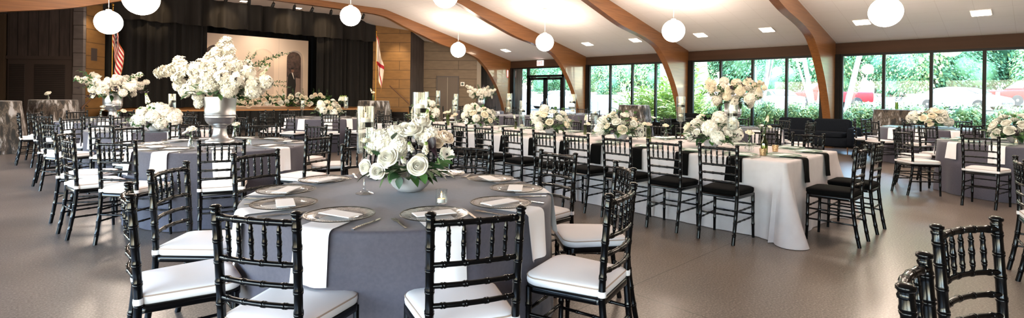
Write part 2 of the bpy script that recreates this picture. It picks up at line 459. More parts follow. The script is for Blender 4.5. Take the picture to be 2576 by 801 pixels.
# opposite long wall: piers, sill and header; its window openings stay behind the camera
b = MB()
b.box(WL-.2, WL, Y0, Y1, 2.66, ZW+.02); b.box(WL-.2, WL, Y0, Y1, 0, .42); b.box(WL-.2, WL, 13.2, Y1, .42, 2.66); b.box(WL-.2, WL, Y0, -4.6, .42, 2.66)
for k in range(1, 6): b.box(WL-.2, WL, U0-k*BAY-.2, U0-k*BAY+.4, .42, 2.66)
struct(b.build('wall_left', 'wall_plain'))
struct(MB().box(WL-.2, WV+.2, Y0-.2, Y0, 0, ZT+.1).build('wall_rear', 'wall_light'))

# stage end: splayed walls. local x along the wall, z up
def wall_run(name, a, b, z0, z1, matn, t=.12, kind=True, z2=None):
    A, B = w(*a), w(*b); d = (B-A); L_ = d.length; ang = math.atan2(d.y, d.x)
    m = MB(); z2 = z1 if z2 is None else z2
    m.prism([(0, 0, z0), (L_, 0, z0), (L_, 0, z2), (0, 0, z1)], (0, t, 0))
    o = m.build(name, matn, None, A, ang)
    if kind: struct(o)
    return o
# right of the stage (plan frame): brown block wall, dark planked return, taupe block wall, pilaster
wall_run('wall_stage_right', (-6.10, 22.65), (-4.42, 22.45), 0, 4.5, 'block_brown')
wall_run('wall_return_right', (-4.42, 22.45), (-4.07, 23.80), 0, 4.3, 'plank_dark')
wall_run('wall_far_right', (-4.07, 23.80), (-1.62, 23.75), 0, 4.2, 'block_taupe')
struct(MB().box(0, .19, -.02, .18, 0, 4.0).build('trim_5', 'trim_taupe', None, w(-1.62, 23.75), TURN))
wall_run('wall_hall_right', (-1.6, 25.6), (.5, 25.4), 0, 4.0, 'plank_dark')
# far door pair and thermostat on the taupe wall
fd = struct(MB().box(0, .93, -.05, .01, 0, 2.16).build('door_3', 'door_taupe', None, w(-3.42, 23.78), TURN))
MB().box(.45, .48, -.065, -.04, 0, 2.16).build('door_meeting_strip', 'trim_taupe', fd)
fm = MB(); fm.box(-.05, 0, -.07, .01, 0, 2.22); fm.box(.93, .98, -.07, .01, 0, 2.22); fm.box(-.05, .98, -.07, .01, 2.16, 2.22); fm.build('door_frame', 'door_dark', fd)
th = thing('thermostat', 'round thermostat in a white square plate on the taupe block wall', 'thermostat', w(-2.27, 23.72, 1.86), TURN)
MB().box(-.09, .09, -.04, 0, -.09, .09).build('plate', 'plastic_white', th)
mb = MB().lathe([(.055, 0), (.055, .02), (.045, .026)], 20); o = mb.build('dial', 'plastic_dark', th, (0, -.04, 0)); o.rotation_euler = (PI/2, 0, 0)
# left of the stage
wall_run('wall_stage_left', (-12.72, 15.46), (-12.86, 16.35), 0, 4.5, 'block_brown')
wall_run('wall_pilaster_left', (-13.02, 15.35), (-12.72, 15.35), 0, 4.3, 'block_grey', .1)
wall_run('wall_far_left', (-15.05, 15.43), (-13.0, 15.43), 2.33, 4.0, 'plank_dark', .3)
wall_run('wall_end_left', (-17.6, 14.6), (-15.05, 15.33), 0, 3.6, 'wall_dim', .3)
ld = struct(MB().box(0, 2.0, .0, .3, 0, 2.33).build('door_4', 'door_dark', None, w(-15.03, 15.43), TURN))
MB().box(-.03, 2.03, -.03, .02, 2.26, 2.36).build('door_head', 'door_dark', ld)
MB().box(.82, 1.72, -.02, .01, .18, 2.1).build('louvre_panel', 'louvre', ld)
MB().box(.06, .52, -.02, .01, .18, 2.1).build('louvre_panel', 'louvre', ld)
for z in (.4, 1.15, 1.9): MB().box(1.985, 2.01, -.03, .0, z-.06, z+.06).build('hinge', 'black_metal', ld)
vn = MB().box(-.01, .02, -.14, .14, -.19, .19)
tag(vn.build('wall_vent', 'door_dark', None, w(-12.79, 15.82, 2.45), math.atan2(*(w(-.14, 1.0)-w(0, 0)).yx)-PI/2), 'small dark vent plate on the brown block wall beside the stage', 'vent')
struct(MB().box(WL-.2, WV+.2, Y1-.1, Y1+.1, 0, ZT+.1).build('wall_back', 'backdrop_black'))

# stage platform, skirt, lip
US, ZS, UV_, UB = 18.84, .78, 20.5, 23.4
V0, V1 = 1.6, 11.15
struct(MB().box(V0+.4, V1, US+.06, Y1-.2, 0, ZS-.05).build('stage_base', 'backdrop_black'))
tag(MB().box(V0+.35, V1, US-.02, Y1-.2, ZS-.05, ZS).build('stage', 'stage_oak'), 'low stage with an oak lip under the black curtains', 'stage')
def drape(v0, v1, u, z0f, z1f, pitch, amp, name, matn, seed, nz=10, nv=None, flare=0.):
    r = random.Random(seed); ph = [r.uniform(0, 6.3) for _ in range(4)]; n = nv or int((v1-v0)/pitch*8)
    def fn(s, t):
        x = v0+(v1-v0)*s; z0, z1 = z0f(x), z1f(x)
        a = 2*PI*(x-v0)/pitch
        k = (sin(a+1.1*sin(a*.31+ph[0])+ph[1])+.45*sin(a*.53+ph[2])+.25*sin(a*2.1+ph[3]))*amp*(1-flare+flare*(1-t))
        return (x, u-k, z0+(z1-z0)*t+(.012*sin(a*.5+ph[0]) if t == 0 else 0))
    return MB().grid(fn, n, nz).build(name, matn)
vz = lambda x: min(ceil_z(x), ZT)-.01
o = drape(1.95, 11.62, UV_, lambda x: 3.66-.004*(x-2), lambda x: vz(x)-.02, .52, .13, 'stage_valance', 'valance_black', 3, 8, flare=.5)
tag(o, 'gathered black valance along the top of the stage opening', 'valance')
tag(drape(1.95, 4.90, UV_+.35, lambda x: ZS+.025, lambda x: min(vz(x), 3.95), .26, .07, 'stage_curtain', 'curtain_black', 5), 'black stage curtain left of the white arched backdrop', 'curtain', 'stage curtains')
tag(drape(8.85, 11.6, UV_+.35, lambda x: ZS+.025, lambda x: min(vz(x), 3.95), .26, .07, 'stage_curtain', 'curtain_black', 9), 'black stage curtain behind the pale flag with the red stripe', 'curtain', 'stage curtains')
tag(drape(2.0, 11.2, US, lambda x: .01, lambda x: ZS-.06, .2, .035, 'stage_skirt', 'curtain_black', 12, 4), 'pleated black skirt hanging below the stage lip', 'skirt')
tag(drape(3.5, 10.5, UB, lambda x: ZS+.025, lambda x: 4.5, .4, .05, 'back_curtain', 'backdrop_black', 13, 4), 'plain black curtain at the very back of the stage', 'curtain')

# flat printed backdrop with arched niches and a man in a suit
UP = 22.0
bd = thing('photo_backdrop', 'pale printed backdrop with arched niches standing on the stage', 'backdrop', (7.05, UP, ZS))
BW, BH = 3.9, 2.80
def arch_poly(x, z0, r, zs, n=18):
    return [(x-r, 0, z0), (x+r, 0, z0)]+[(x+r*cos(PI*i/n), 0, zs+r*sin(PI*i/n)) for i in range(n+1)]
def flat(poly, y, d): return MB().prism([(p[0], y, p[2]) for p in poly], (0, -d, 0))
MB().box(-BW/2, BW/2, 0, .05, 0, BH).build('panel', 'print_wall', bd)
for x, r, zs, e in ((-1.55, .42, 1.95, 'print_dark'), (0.13, .42, 1.92, 'print_shade'), (1.40, .33, 2.02, 'print_edge')):
    flat(arch_poly(x, .0, r, zs), 0, .004).build('niche', e, bd)
flat(arch_poly(-1.50, .0, .38, 1.80), -.004, .003).build('niche_inside', 'print_shade', bd)
flat(arch_poly(1.35, .0, .29, 2.0), -.004, .003).build('garden_view', 'print_dark', bd)
flat([(1.08, 0, 0), (1.62, 0, 0), (1.62, 0, 1.18), (1.08, 0, 1.25)], -.007, .001).build('gravel_view', 'print_ground', bd)
suit = [(1.10, 0, .0), (1.36, 0, .0), (1.40, 0, .55), (1.44, 0, .9), (1.42, 0, 1.2), (1.36, 0, 1.34), (1.28, 0, 1.42), (1.18, 0, 1.38), (1.11, 0, 1.26), (1.09, 0, .9)]
flat(suit, -.008, .002).build('printed_suit', 'print_suit', bd)
flat([(1.255, 0, 1.42), (1.31, 0, 1.42), (1.37, 0, 1.16), (1.36, 0, 1.14)], -.010, .001).build('printed_shirt', 'print_shirt', bd)
flat([(1.30+.062*cos(a), 0, 1.51+.095*sin(a)) for a in [2*PI*i/20 for i in range(20)]], -.010, .001).build('printed_face', 'print_skin', bd)
flat([(1.285+.07*cos(a), 0, 1.555+.065*sin(a)) for a in [PI*(.0+i/12) for i in range(13)]], -.0112, .001).build('printed_hair', 'print_suit', bd)
flat([(.735, 0, 0), (.742, 0, 0), (.742, 0, BH), (.735, 0, BH)], -.001, .002).build('panel_seam', 'print_edge', bd)

# flags on poles
def flag(name, label, X, Y, kind, side):
    base = w(X, Y, ZS); t = thing(name, label, 'flag', base, TURN)
    Hh = 3.05
    MB().lathe([(.16, 0), (.16, .02), (.05, .06), (.02, .10)], 20).build('base', 'brass', t)
    MB().tube([(0, 0, .02), (0, 0, Hh)], .014, 10).build('pole', 'brass', t)
    MB().lathe([(.001, .14), (.026, .12), (.035, .09), (.026, .06), (.012, .04), (.024, .02), (.02, 0)], 14, (0, 0, Hh)).build('finial', 'brass', t)
    nu, nv = 66, 53; ho, fl = 1.15, 1.75
    def fn(s, q):
        fold = sin(s*15+q*1.5)*.05*(.3+s); x = side*(.02+.30*s**.8*(1-.35*q)+.03*sin(s*9))
        y = fold+.03*sin(q*5)*s-.03
        return (x, y, Hh-.06-ho*q-fl*.78*s*(1-.10*q))
    m = MB(); vs = [fn(i/(nu-1), j/(nv-1)) for j in range(nv) for i in range(nu)]
    m.add(vs, []); m.v = vs
    for j in range(nv-1):
        for i in range(nu-1):
            s, q = (i+.5)/(nu-1), (j+.5)/(nv-1)
            if i >= nu-3 or j >= nv-3 or j < 1: c = 3
            elif kind == 'stripes':
                c = 2 if (s < .42 and q < 7/13) else (0 if int(q*13) % 2 == 0 else 1)
            else: c = 0 if abs((s-.5)-(q-.5)) < .07 or abs((s-.5)+(q-.5)) < .07 else 1
            m.f.append((j*nu+i, j*nu+i+1, (j+1)*nu+i+1, (j+1)*nu+i)); m.m.append(c); m.sm.append(True)
    o = m.build('cloth', ['flag_red', 'flag_white', 'flag_blue', 'fringe_gold'], t)
    if kind == 'stripes':
        sm = MB()
        for r_ in range(9):
            for c_ in range(6 if r_ % 2 == 0 else 5):
                s = (.035+c_*.066+(.033 if r_ % 2 else 0)); q = .03+(r_+.5)*.054
                p = Vector(fn(s, q)); a = Vector(fn(s+.01, q))-p; b = Vector(fn(s, q+.01))-p
                for sg in (-1, 1):
                    nrm = a.cross(b).normalized()*.006*sg; a_, b_ = a.normalized(), b.normalized()
                    sm.add([p+nrm+(a_*sin(2*PI*i/10)+b_*cos(2*PI*i/10))*(.026 if i % 2 == 0 else .011) for i in range(10)], [tuple(range(10))], 0, False)
        sm.build('stars', 'flag_white', t)
    return t
d, e = ray(284, 20); yy = 19.45/(SA-CA*d); flag('national_flag', 'red and white striped flag with blue canton left of the stage', d*yy, yy, 'stripes', 1)
d, e = ray(947, 85); yy = 19.3/(SA-CA*d); flag('state_flag', 'pale fringed flag with red diagonal bars right of the stage', d*yy, yy, 'saltire', 1)

# handrails and steps at both stage ends
def rail(label, a, b):
    (x0, y0, z0), (x1, y1, z1) = a, b
    A, B = w(x0, y0, z0), w(x1, y1, z1); t = thing('handrail', label, 'handrail', w(x1, y1, 0))
    o = Vector((w(x1, y1, 0)))
    MB().tube([A-o, B-o, B-o+Vector((0, 0, -.06))], .025, 10).build('rail', 'leg_wood', t)
    for q in (.12, .9):
        p = A.lerp(B, q)-o; MB().tube([p, p+w(0, .12, -.05)], .012, 8).build('bracket', 'black_metal', t)
rail('wooden handrail sloping down the brown block wall right of the stage', (-5.28, 22.35, 1.72), (-4.45, 22.28, .98))
rail('wooden handrail beside the brown wall left of the stage', (-12.55, 16.0, 1.55), (-12.6, 15.2, .85))
def steps(label, X, Y, wd):
    t = thing('stage_steps', label, 'steps', w(X, Y), TURN)
    for i in range(3): MB().box(0, wd, -.3*(3-i), -.3*(2-i), 0, .2*(i+1)).build('step', 'sill_black', t)
steps('black steps up to the right end of the stage under the handrail', -5.4, 22.2, .95)
steps('black steps up to the left end of the stage', -12.5, 15.9, .6)

# track with spotlights, and small downlights, in front of the stage
tk = thing('light_track', 'black ceiling track that carries the stage spotlights', 'light track', (6.9, U0+1.1, ZT-.03))
MB().box(-4.2, 3.0, -.025, .025, -.03, .029).build('rail', 'black_metal', tk)
lay = [(570, 5), (628, 6), (688, 9), (742, 16), (786, 21), (834, 28), (915, 40)]
TL = ['outermost left', 'second from the left', 'third from the left', 'middle', 'third from the right', 'second from the right', 'outermost right']
for i, (px, py) in enumerate(lay):
    d, e = ray(px, py); yy = (U0+1.1)/(SA-CA*d); x = SA*d*yy+CA*yy
    t = thing('track_spotlight', 'small black track spotlight above the stage, %s on the track' % TL[i], 'spotlight', (x, U0+1.1, ZT-.06), 0, 'track spotlights before the stage')
    MB().tube([(0, 0, 0), (0, 0, -.10)], .012, 8).build('stem', 'black_metal', t)
    o = MB().lathe([(.03, .11), (.05, .09), (.055, -.1), (.05, -.1), (.045, -.06)], 16).build('lamp_head', 'black_metal', t, (0, .05, -.15)); o.rotation_euler = (.7, .15*(-1)**i, 0)
    o2 = MB().lathe([(.001, -.07), (.044, -.07)], 16, close=False).build('bulb', 'lamp_panel', t, (0, .05, -.15)); o2.rotation_euler = o.rotation_euler
def downlight(x, y, label, s=.16, slope=0.):
    t = thing('ceiling_light', label, 'ceiling light', (x, y, ceil_z(x)-.005), 0, 'recessed ceiling lights')
    f = MB(); f.box(-s-.02, s+.02, -s-.02, s+.02, -.012, .0); o = f.build('trim', 'plastic_white', t); o.rotation_euler = (0, slope, 0)
    o = MB().box(-s, s, -s, s, -.018, -.010).build('diffuser', 'lamp_panel', t); o.rotation_euler = (0, slope, 0)
for px, py, q in ((613, 3, 'left'), (750, 20.5, 'right')):
    d, e = ray(px, py); yy = (ZT-.01-HC)/(-e); p = w(d*yy, yy); 
    downlight(p.x, p.y, 'small recessed light close to the valance, the %s one of two' % q, .10)
sl = math.atan(SL)
for i, (u, q) in enumerate(((16.62, 'before the entrance doors'), (12.12, 'before the garden windows, nearer the doors'), (10.04, 'before the garden windows, nearer the tall urn'), (7.67, 'above the black sofa'), (5.68, 'above the navy sofa'), (3.38, 'beside the nearest large globe'), (1.13, 'above the right-hand window panes'))):
    downlight(15.5, u, 'bright square recessed light in the sloping ceiling '+q, .16, sl)

# globe pendants in three rows
gl = MB()
PEND = [(12.2, 15.75, 3.08, 'small globe in front of the far taupe wall'), (12.2, 11.26, 3.08, 'globe on the arch left of the garden windows'),
        (12.2, 6.77, 3.08, 'globe before the arch in mid ceiling'), (12.2, 2.27, 3.08, 'large globe over the window-side tables'),
        (6.9, 13.93, 3.58, 'globe in front of the stage valance'), (6.9, 9.4, 3.58, 'globe cut by the top edge beside the long table'),
        (6.9, 4.9, 3.58, 'globe over the long table, above the picture'), (6.9, .4, 3.58, 'globe over the camera, above the picture'), (1.6, 6.77, 3.0, 'globe over the big urn table, above the picture'), (12.2, -2.2, 3.08, 'globe over the window side, right of the picture'),
        (1.6, 15.75, 3.0, 'globe beside the striped flag'), (1.6, 11.26, 3.0, 'large globe cut by the top edge before the left curtain')]
gm = MB().ball((0, 0, 0), .285, 40, 26).mesh('globe_shade', 'globe')
for x, y, z, lb in PEND:
    t = thing('pendant_lamp', 'glowing white '+lb, 'pendant lamp', (x, y, z), 0, 'white globe pendants')
    put('globe_shade', gm, t)
    MB().lathe([(.03, .27), (.06, .285), (.06, .305), (.02, .32)], 16).build('collar', 'cord', t)
    zc = ceil_z(x)-z-.012
    MB().tube([(0, 0, .3), (0, 0, zc)], .007 if y < 16 else .006, 8).build('cord', 'cord', t)
    MB().lathe([(.07, 0), (.07, -.015), (.02, -.05)], 16, (0, 0, zc+.008)).build('canopy', 'cord', t)

# ---------------------------------------------------------------- chairs
def bamboo(path, r, rings, n=8, bulge=.0026, taper=None):
    """tube along straight/curved path (list of points) with bamboo knuckles at the fractions in rings"""
    pts = [Vector(p) for p in path]; seg = [(pts[i+1]-pts[i]).length for i in range(len(pts)-1)]; tot = sum(seg)
    def ev(t):
        d = t*tot
        for i, s in enumerate(seg):
            if d <= s or i == len(seg)-1: return pts[i].lerp(pts[i+1], min(1, d/s))
            d -= s
    st = {0., 1.}
    acc = 0
    for s in seg[:-1]: acc += s; st.add(acc/tot)
    e = .006/tot
    for q in rings: st |= {q-2.2*e, q-1.1*e, q-.35*e, q, q+.35*e, q+1.1*e, q+2.2*e}
    ts = sorted(t for t in st if 0 <= t <= 1); rad = []
    for t in ts:
        k = r if taper is None else r*taper(t)
        for q in rings:
            x = abs(t-q)/e
            if x < .2: k += -bulge*.2
            elif x < .6: k += bulge
            elif x < 1.3: k += bulge*.9
        rad.append(k)
    return MB().tube([ev(t) for t in ts], rad, n)
def post_y(z): return -.186-.030*((z-.45)/.45)**1.3 if z > .45 else -.188-.062*((.45-z)/.45)**1.5
def post_x(z): return .166+.014*(z/.92)
def outline(f, b, dfr, dbk, n=6, r=.06):
    """rounded trapezoid seat outline"""
    cs = [(f-r, dfr-r, 0), (-(f-r), dfr-r, PI/2), (-(b-r*.7), dbk+r*.7, PI), (b-r*.7, dbk+r*.7, 1.5*PI)]
    o = []
    for i, (x, y, a) in enumerate(cs):
        rr = r if i < 2 else r*.7
        for k in range(n+1): o.append((x+rr*cos(a+PI/2*k/n), y+rr*sin(a+PI/2*k/n)))
    return o
def layered(ol, layers, mi=0):
    m = MB(); n = len(ol); vs = []; fs = []
    for (s, z) in layers: vs += [(x*s, (y-.01)*s+.01, z) for x, y in ol]
    for j in range(len(layers)-1):
        for i in range(n): fs.append((j*n+i, j*n+(i+1) % n, (j+1)*n+(i+1) % n, (j+1)*n+i))
    fs += [tuple(range(n-1, -1, -1)), tuple((len(layers)-1)*n+i for i in range(n))]
    return m.add(vs, fs, mi)
CH = {}
def chair_meshes():
    zs = [i*.92*.99/14 for i in range(15)]
    for s in (-1, 1):
        CH['rear%d' % s] = bamboo([(s*post_x(z), post_y(z), z) for z in zs], .0165, [.1, .22, .34, .5, .60, .69, .78, .87, .95], 10).lathe([(.017, -.012), (.019, -.004), (.015, .004), (.0215, .010), (.0215, .018), (.012, .024), (.001, .025)], 10, (s*post_x(.915), post_y(.915), .905)).mesh('rear_leg', 'chair_black')
        CH['front%d' % s] = bamboo([(s*.188, .178, .44), (s*.189, .180, .2), (s*.192, .186, 0)], .0155, [.2, .45, .7], 10, taper=lambda t: 1-.2*t).mesh('front_leg', 'chair_black')
    CH['frame'] = layered(outline(.205, .185, .205, -.20), [(.96, .415), (1, .42), (1, .446), (.97, .45)]).mesh('seat', 'chair_black')
    for q, mats in (('white', ['cushion_white', 'piping_beige']), ('black', ['cushion_black', 'cushion_black'])):
        ol = outline(.205, .18, .207, -.195, 8, .07)
        m = layered(ol, [(.96, .45), (1., .456), (1.012, .47), (1.005, .485), (.985, .493), (.93, .499), (.8, .504), (.4, .507), (.05, .508)])
        o2 = [(x*1.0, (y-.01)+.01, .488) for x, y in ol]; m.tube(o2+[o2[0]], .0035, 5, 1, False)
        CH['cushion_'+q] = m.mesh('cushion', mats)
    def rail(z, r, k=4, n=9):
        xw = post_x(z)-.008; y0 = post_y(z)
        pts = [(xw*(2*i/12-1), y0-.026*(1-(2*i/12-1)**2), z+.004*(1-(2*i/12-1)**2)) for i in range(13)]
        return bamboo(pts, r, [(i+.5)/k for i in range(k)], n)
    CH['top'] = rail(.882, .0125, 5).mesh('top_rail', 'chair_black')
    for i, z in enumerate((.725, .645, .568)): CH['bar%d' % i] = rail(z, .0105, 4).mesh('back_rail', 'chair_black')
    for i, x in enumerate((-.112, -.056, 0, .056, .112)):
        def yy(z, x=x): return post_y(z)-.026*(1-(x/(post_x(z)-.008))**2)
        CH['sp%d' % i] = bamboo([(x, yy(.73), .73), (x*1.02, yy(.878), .88)], .0088, [.2, .5, .8], 7, .002, lambda t: .62+.38*sin(PI*t)).mesh('spindle', 'chair_black')
    st = []
    for s in (-1, 1):
        for z in (.30, .20): st.append([(s*.190, .18, z+.005), (s*post_x(z), post_y(z), z)])
    for z in (.325, .225): st.append([(-.189, .181, z), (.189, .181, z)])
    st.append([(-post_x(.26), post_y(.26), .26), (post_x(.26), post_y(.26), .26)])
    for i, p in enumerate(st): CH['st%d' % i] = bamboo(p, .0085, [.25, .5, .75], 7, .002).mesh('stretcher', 'chair_black')
    for s in (-1, 1): CH['tie%d' % s] = MB().lathe([(.0195, -.013), (.021, 0), (.0195, .013)], 12, (s*post_x(.475), post_y(.475), .47)).box(s*post_x(.475)-.006, s*post_x(.475)+.006, post_y(.475)+.012, post_y(.475)+.05, .463, .477).mesh('cushion_tie', 'cushion_white')
chair_meshes()
def chair_proto(q):
    def fn():
        t = thing('chiavari_chair', 'x', 'chair')
        for s in (-1, 1): put('leg', CH['rear%d' % s], t); put('leg', CH['front%d' % s], t)
        put('seat', CH['frame'], t); put('cushion', CH['cushion_'+q], t); put('top_rail', CH['top'], t)
        for i in range(3): put('back_rail', CH['bar%d' % i], t)
        for i in range(5): put('spindle', CH['sp%d' % i], t)
        for i in range(7): put('stretcher', CH['st%d' % i], t)
        if q == 'white':
            for s in (-1, 1): put('cushion_tie', CH['tie%d' % s], t)
        return t
    return Proto(fn)
CHAIR = {q: chair_proto(q) for q in ('white', 'black')}
BACK = .216                                    # seat centre to the top of the posts
def chair(q, X, Y, heading, label, group):
    """X, Y: where the top of the back stands; heading: plan angle the sitter looks"""
    a = R(heading)
    return CHAIR[q](w(X+BACK*cos(a), Y+BACK*sin(a)), a-PI/2+TURN, label, group)
def seat_words(angs):
    """seat by seat words: 'second seat up the right of', counted from the camera side"""
    out = {}
    d = sorted(((a+90+180) % 360-180, a) for a in angs)
    for side, it in (('right', [x for x in d if x[0] >= 0]), ('left', [x for x in reversed(d) if x[0] < 0])):
        for i, (dl, a) in enumerate(it): out[a] = '%s up the %s of the ' % (ORD[i], side)
    return out

# ---------------------------------------------------------------- cloths and place settings
RT, ZTAB = .895, .76
def round_cloth(name, label, X, Y, matn, seed, Rr=RT, H_=ZTAB, flare=.010, amp=.012, k0=11, group='grey round tablecloths', n=220, cat='tablecloth'):
    r = random.Random(seed); p = [r.uniform(0, 6.28) for _ in range(6)]
    def rad(a, rr, z):
        if z > H_-.03: return rr
        d = (H_-.03-z)/(H_-.03)
        fold = sin(k0*a+p[0]+1.3*sin(2*a+p[1]))+.6*sin((k0+5)*a+p[2])+.5*sin((k0-4)*a+p[3])
        return rr+flare*d+amp*d**.6*fold
    prof = [(.001, H_-.002), (Rr*.5, H_-.002), (Rr*.9, H_-.002), (Rr-.02, H_-.002), (Rr-.007, H_-.006), (Rr-.001, H_-.014), (Rr, H_-.03)]
    prof += [(Rr, z) for z in [H_-.03-(H_-.035)*i/12 for i in range(1, 13)]]
    m = MB().lathe(prof, n, fn=rad, close=False)
    return tag(m.build(name, matn, None, w(X, Y), TURN), label, cat, group)
def meshes_once(d, key, fn):
    if key not in d: d[key] = fn()
    return d[key]
PM = {}
def plate_mesh(rim): return MB().lathe([(.001, .006), (.085, .006), (.105, .0085), (.112, .012)], 40, close=False)
def band_mesh():
    m = MB().lathe([(.112, .012), (.118, .0135), (.150, .0175), (.162, .019)], 120, close=False, fn=lambda a, r, z: r)
    m.v = [(x, y, z+(.0012*sin(20*math.atan2(y, x))*sin(90*math.hypot(x, y)*6.28/2) if .115 < math.hypot(x, y) < .158 else 0)) for x, y, z in m.v]
    for i in range(60): a = 2*PI*i/60; m.ball((.117*cos(a), .117*sin(a), .0135), .0022, 5, 4)
    for i in range(80): a = 2*PI*i/80; m.ball((.150*cos(a), .150*sin(a), .0175), .0024, 5, 4)
    return m
def rim_mesh(): return MB().lathe([(.160, .0165), (.1655, .0175), (.1672, .0195), (.1655, .0215), (.160, .0205), (.160, .0165)], 64, close=False)
def plate_proto(glass, rim):
    def fn():
        t = thing('charger_plate', 'x', 'plate')
        put('plate_well', plate_mesh(rim).mesh('plate_well', glass), t); put('patterned_band', band_mesh().mesh('patterned_band', glass+'_band'), t); put('rim', rim_mesh().mesh('rim', rim), t)
        return t
    return Proto(fn)
PLATE = {'dark': plate_proto('glass_plate', 'rim_dark'), 'green': plate_proto('glass_plate_green', 'rim_green')}
def fork_mesh():
    m = MB(); m.box(-.006, .006, -.1, .03, 0, .004); m.prism([(-.006, .03, 0), (.006, .03, 0), (.012, .05, 0), (.012, .062, 0), (-.012, .062, 0), (-.012, .05, 0)], (0, 0, .004))
    for i in range(4): x = -.0105+.007*i; m.box(x-.0018, x+.0018, .06, .105, .001, .004)
    return m
def knife_mesh():
    m = MB(); m.prism([(-.007, -.11, 0), (.007, -.11, 0), (.006, 0, 0), (-.006, 0, 0)], (0, 0, .006)); m.prism([(-.006, 0, .001), (.006, 0, .001), (.010, .05, .001), (.008, .095, .001), (-.004, .115, .001), (-.006, .1, .001)], (0, 0, .003))
    return m
FORK = fork_mesh().mesh('fork', 'steel'); KNIFE = knife_mesh().mesh('knife', 'steel')
def napkin_mesh(edge, drop, wd, matn, seed, tuck=.22):
    """strip lying radially on the cloth (local +y outwards, edge at y = edge) that hangs over the rim"""
    r = random.Random(seed); ph = r.uniform(0, 6)
    path = [(edge-tuck, ZTAB+.003), (edge-.05, ZTAB+.003), (edge-.012, ZTAB+.004), (edge+.006, ZTAB-.004), (edge+.014, ZTAB-.02)]
    nd = 8
    path += [(edge+.014+.02*i/nd, ZTAB-.02-(drop-.02)*i/nd) for i in range(1, nd+1)]
    def fn(s, t):
        k = t*(len(path)-1); i = min(int(k), len(path)-2); q = k-i
        y, z = [path[i][j]*(1-q)+path[i+1][j]*q for j in (0, 1)]
        h = max(0, (t-.4)/.6); x = (s-.5)*wd*(1-.06*h)+.012*h*sin(3*s+ph)
        y += .010*h*sin(2*PI*s*1.3+ph) if z < ZTAB-.02 else 0
        return (x, y, z)
    m = MB().grid(fn, 9, 27)
    # second, inner leaf of the fold
    m.grid(lambda s, t: (lambda p: (p[0]*.97+.004, p[1]-(.004 if p[2] < ZTAB-.02 else 0), p[2]-(.0015 if p[2] > ZTAB-.02 else -.006)))(fn(s, t)), 9, 27)
    return m.mesh('napkin', matn)
NAP = [napkin_mesh(RT, .24, .17, 'napkin_white', i) for i in range(3)]
NAPB = [napkin_mesh(0, .24, .16, 'napkin_black', i) for i in range(3)]
CARD = MB().box(-.045, .045, -.1, .1, 0, .0022).box(-.043, .043, -.098, .098, .0022, .004).mesh('menu_card', 'paper')
def setting(X, Y, out, words, tname, full=2, plate='dark', nap=None, edge=RT, black=False, rr=.69, center=None, drop_nap=True):
    """one place: X, Y plan position of the plate, out: plan angle from the table to the sitter"""
    a = R(out)+TURN; p = w(X, Y); rz = a-PI/2; tx = Vector((cos(rz), sin(rz), 0)); ty = Vector((cos(a), sin(a), 0))
    lab = words+tname; z = ZTAB+.0005
    PLATE[plate](p+Vector((0, 0, z+.003)), rz, ('dark-rimmed glass plate, ' if plate == 'dark' else 'green-tinted glass plate, ')+lab, 'charger plates on the '+tname)
    if full >= 1:
        o = put('menu_card', CARD, None, p+Vector((0, 0, z+.0205))-ty*.005, rz+PI/2+rnd.uniform(-.35, .35))
        tag(o, 'white menu card, '+lab, 'menu card', 'menu cards on the '+tname)
    if full >= 2:
        o = put('fork', FORK, None, p+tx*.180+ty*.055+Vector((0, 0, z)), rz+PI+rnd.uniform(-.1, .1)); tag(o, 'silver fork, '+lab, 'fork', 'forks on the '+tname)
        o = put('knife', KNIFE, None, p-tx*.180+ty*.06+Vector((0, 0, z)), rz+PI+rnd.uniform(-.1, .1)); tag(o, 'silver knife, '+lab, 'knife', 'knives on the '+tname)
    if drop_nap:
        if black: o = put('napkin', rnd.choice(NAPB), None, nap, rz)
        else: o = put('napkin', rnd.choice(NAP), None, center, rz)
        tag(o, ('black' if black else 'white')+' hanging napkin, '+lab, 'napkin', 'napkins on the '+tname)
def round_table(tname, X, Y, angs, full, r=1.365, seed=1, pos=None, plates=True, cloth='grey', color='cloth_grey', cgroup='grey round tablecloths', plate='dark', k0=11):
    round_cloth('tablecloth', '%s floor-length cloth over the %s' % (cloth, tname), X, Y, color, seed, group=cgroup, k0=k0, amp=.021)
    wd = seat_words(angs)
    for i, a in enumerate(angs):
        rr = max(1.25 if tname == 'nearest round table' else 1.315, r+.012 if not isinstance(r, dict) else r.get(a, 1.365)+.012)
        cx, cy = X+rr*cos(R(a)), Y+rr*sin(R(a))
        chair('white', cx, cy, a+180+rnd.uniform(-3, 3), 'black chair with white cushion, '+wd[a]+tname, 'chairs round the '+tname)
        if plates: setting(X+.69*cos(R(a)), Y+.69*sin(R(a)), a, wd[a], tname, full, plate, center=w(X, Y))

T1 = (-.65, 3.15); T2 = (-3.30, 5.92); T3 = (-5.62, 8.2); T4 = (-7.95, 10.35); T5 = (-4.55, 12.6)
T6 = (7.35, 7.55); T7 = (9.15, 11.35); T8 = (4.55, 10.6)
round_table('nearest round table', *T1, [-104, -66, -30, 8, 43, 78, 115, 151, 185, 219], 2, {-104: 1.24, -66: 1.275, -30: 1.35, 8: 1.38, 43: 1.38, 78: 1.39, 115: 1.46, 151: 1.40, 185: 1.34, 219: 1.33}, 1)
round_table('big urn table', *T2, [-97, -61, -21, 24, 64, 98, 132, 161, -161, -126], 2, {161: 1.52, 132: 1.45, -161: 1.46}, 2)
round_table('hydrangea table', *T3, [-79, -111, -145, 178, 143, 106, 58, 22, -12, -42], 1, 1.38, 3)
round_table('far left urn table', *T4, [-98, -134, -170, 154, 120, 86, 50, 12, -26, -62], 0, 1.36, 4)
round_table('stage front table', *T5, [-65, -103, -139, 174, 141, 105, 69, 33, -3, -33], 0, 1.40, 5)
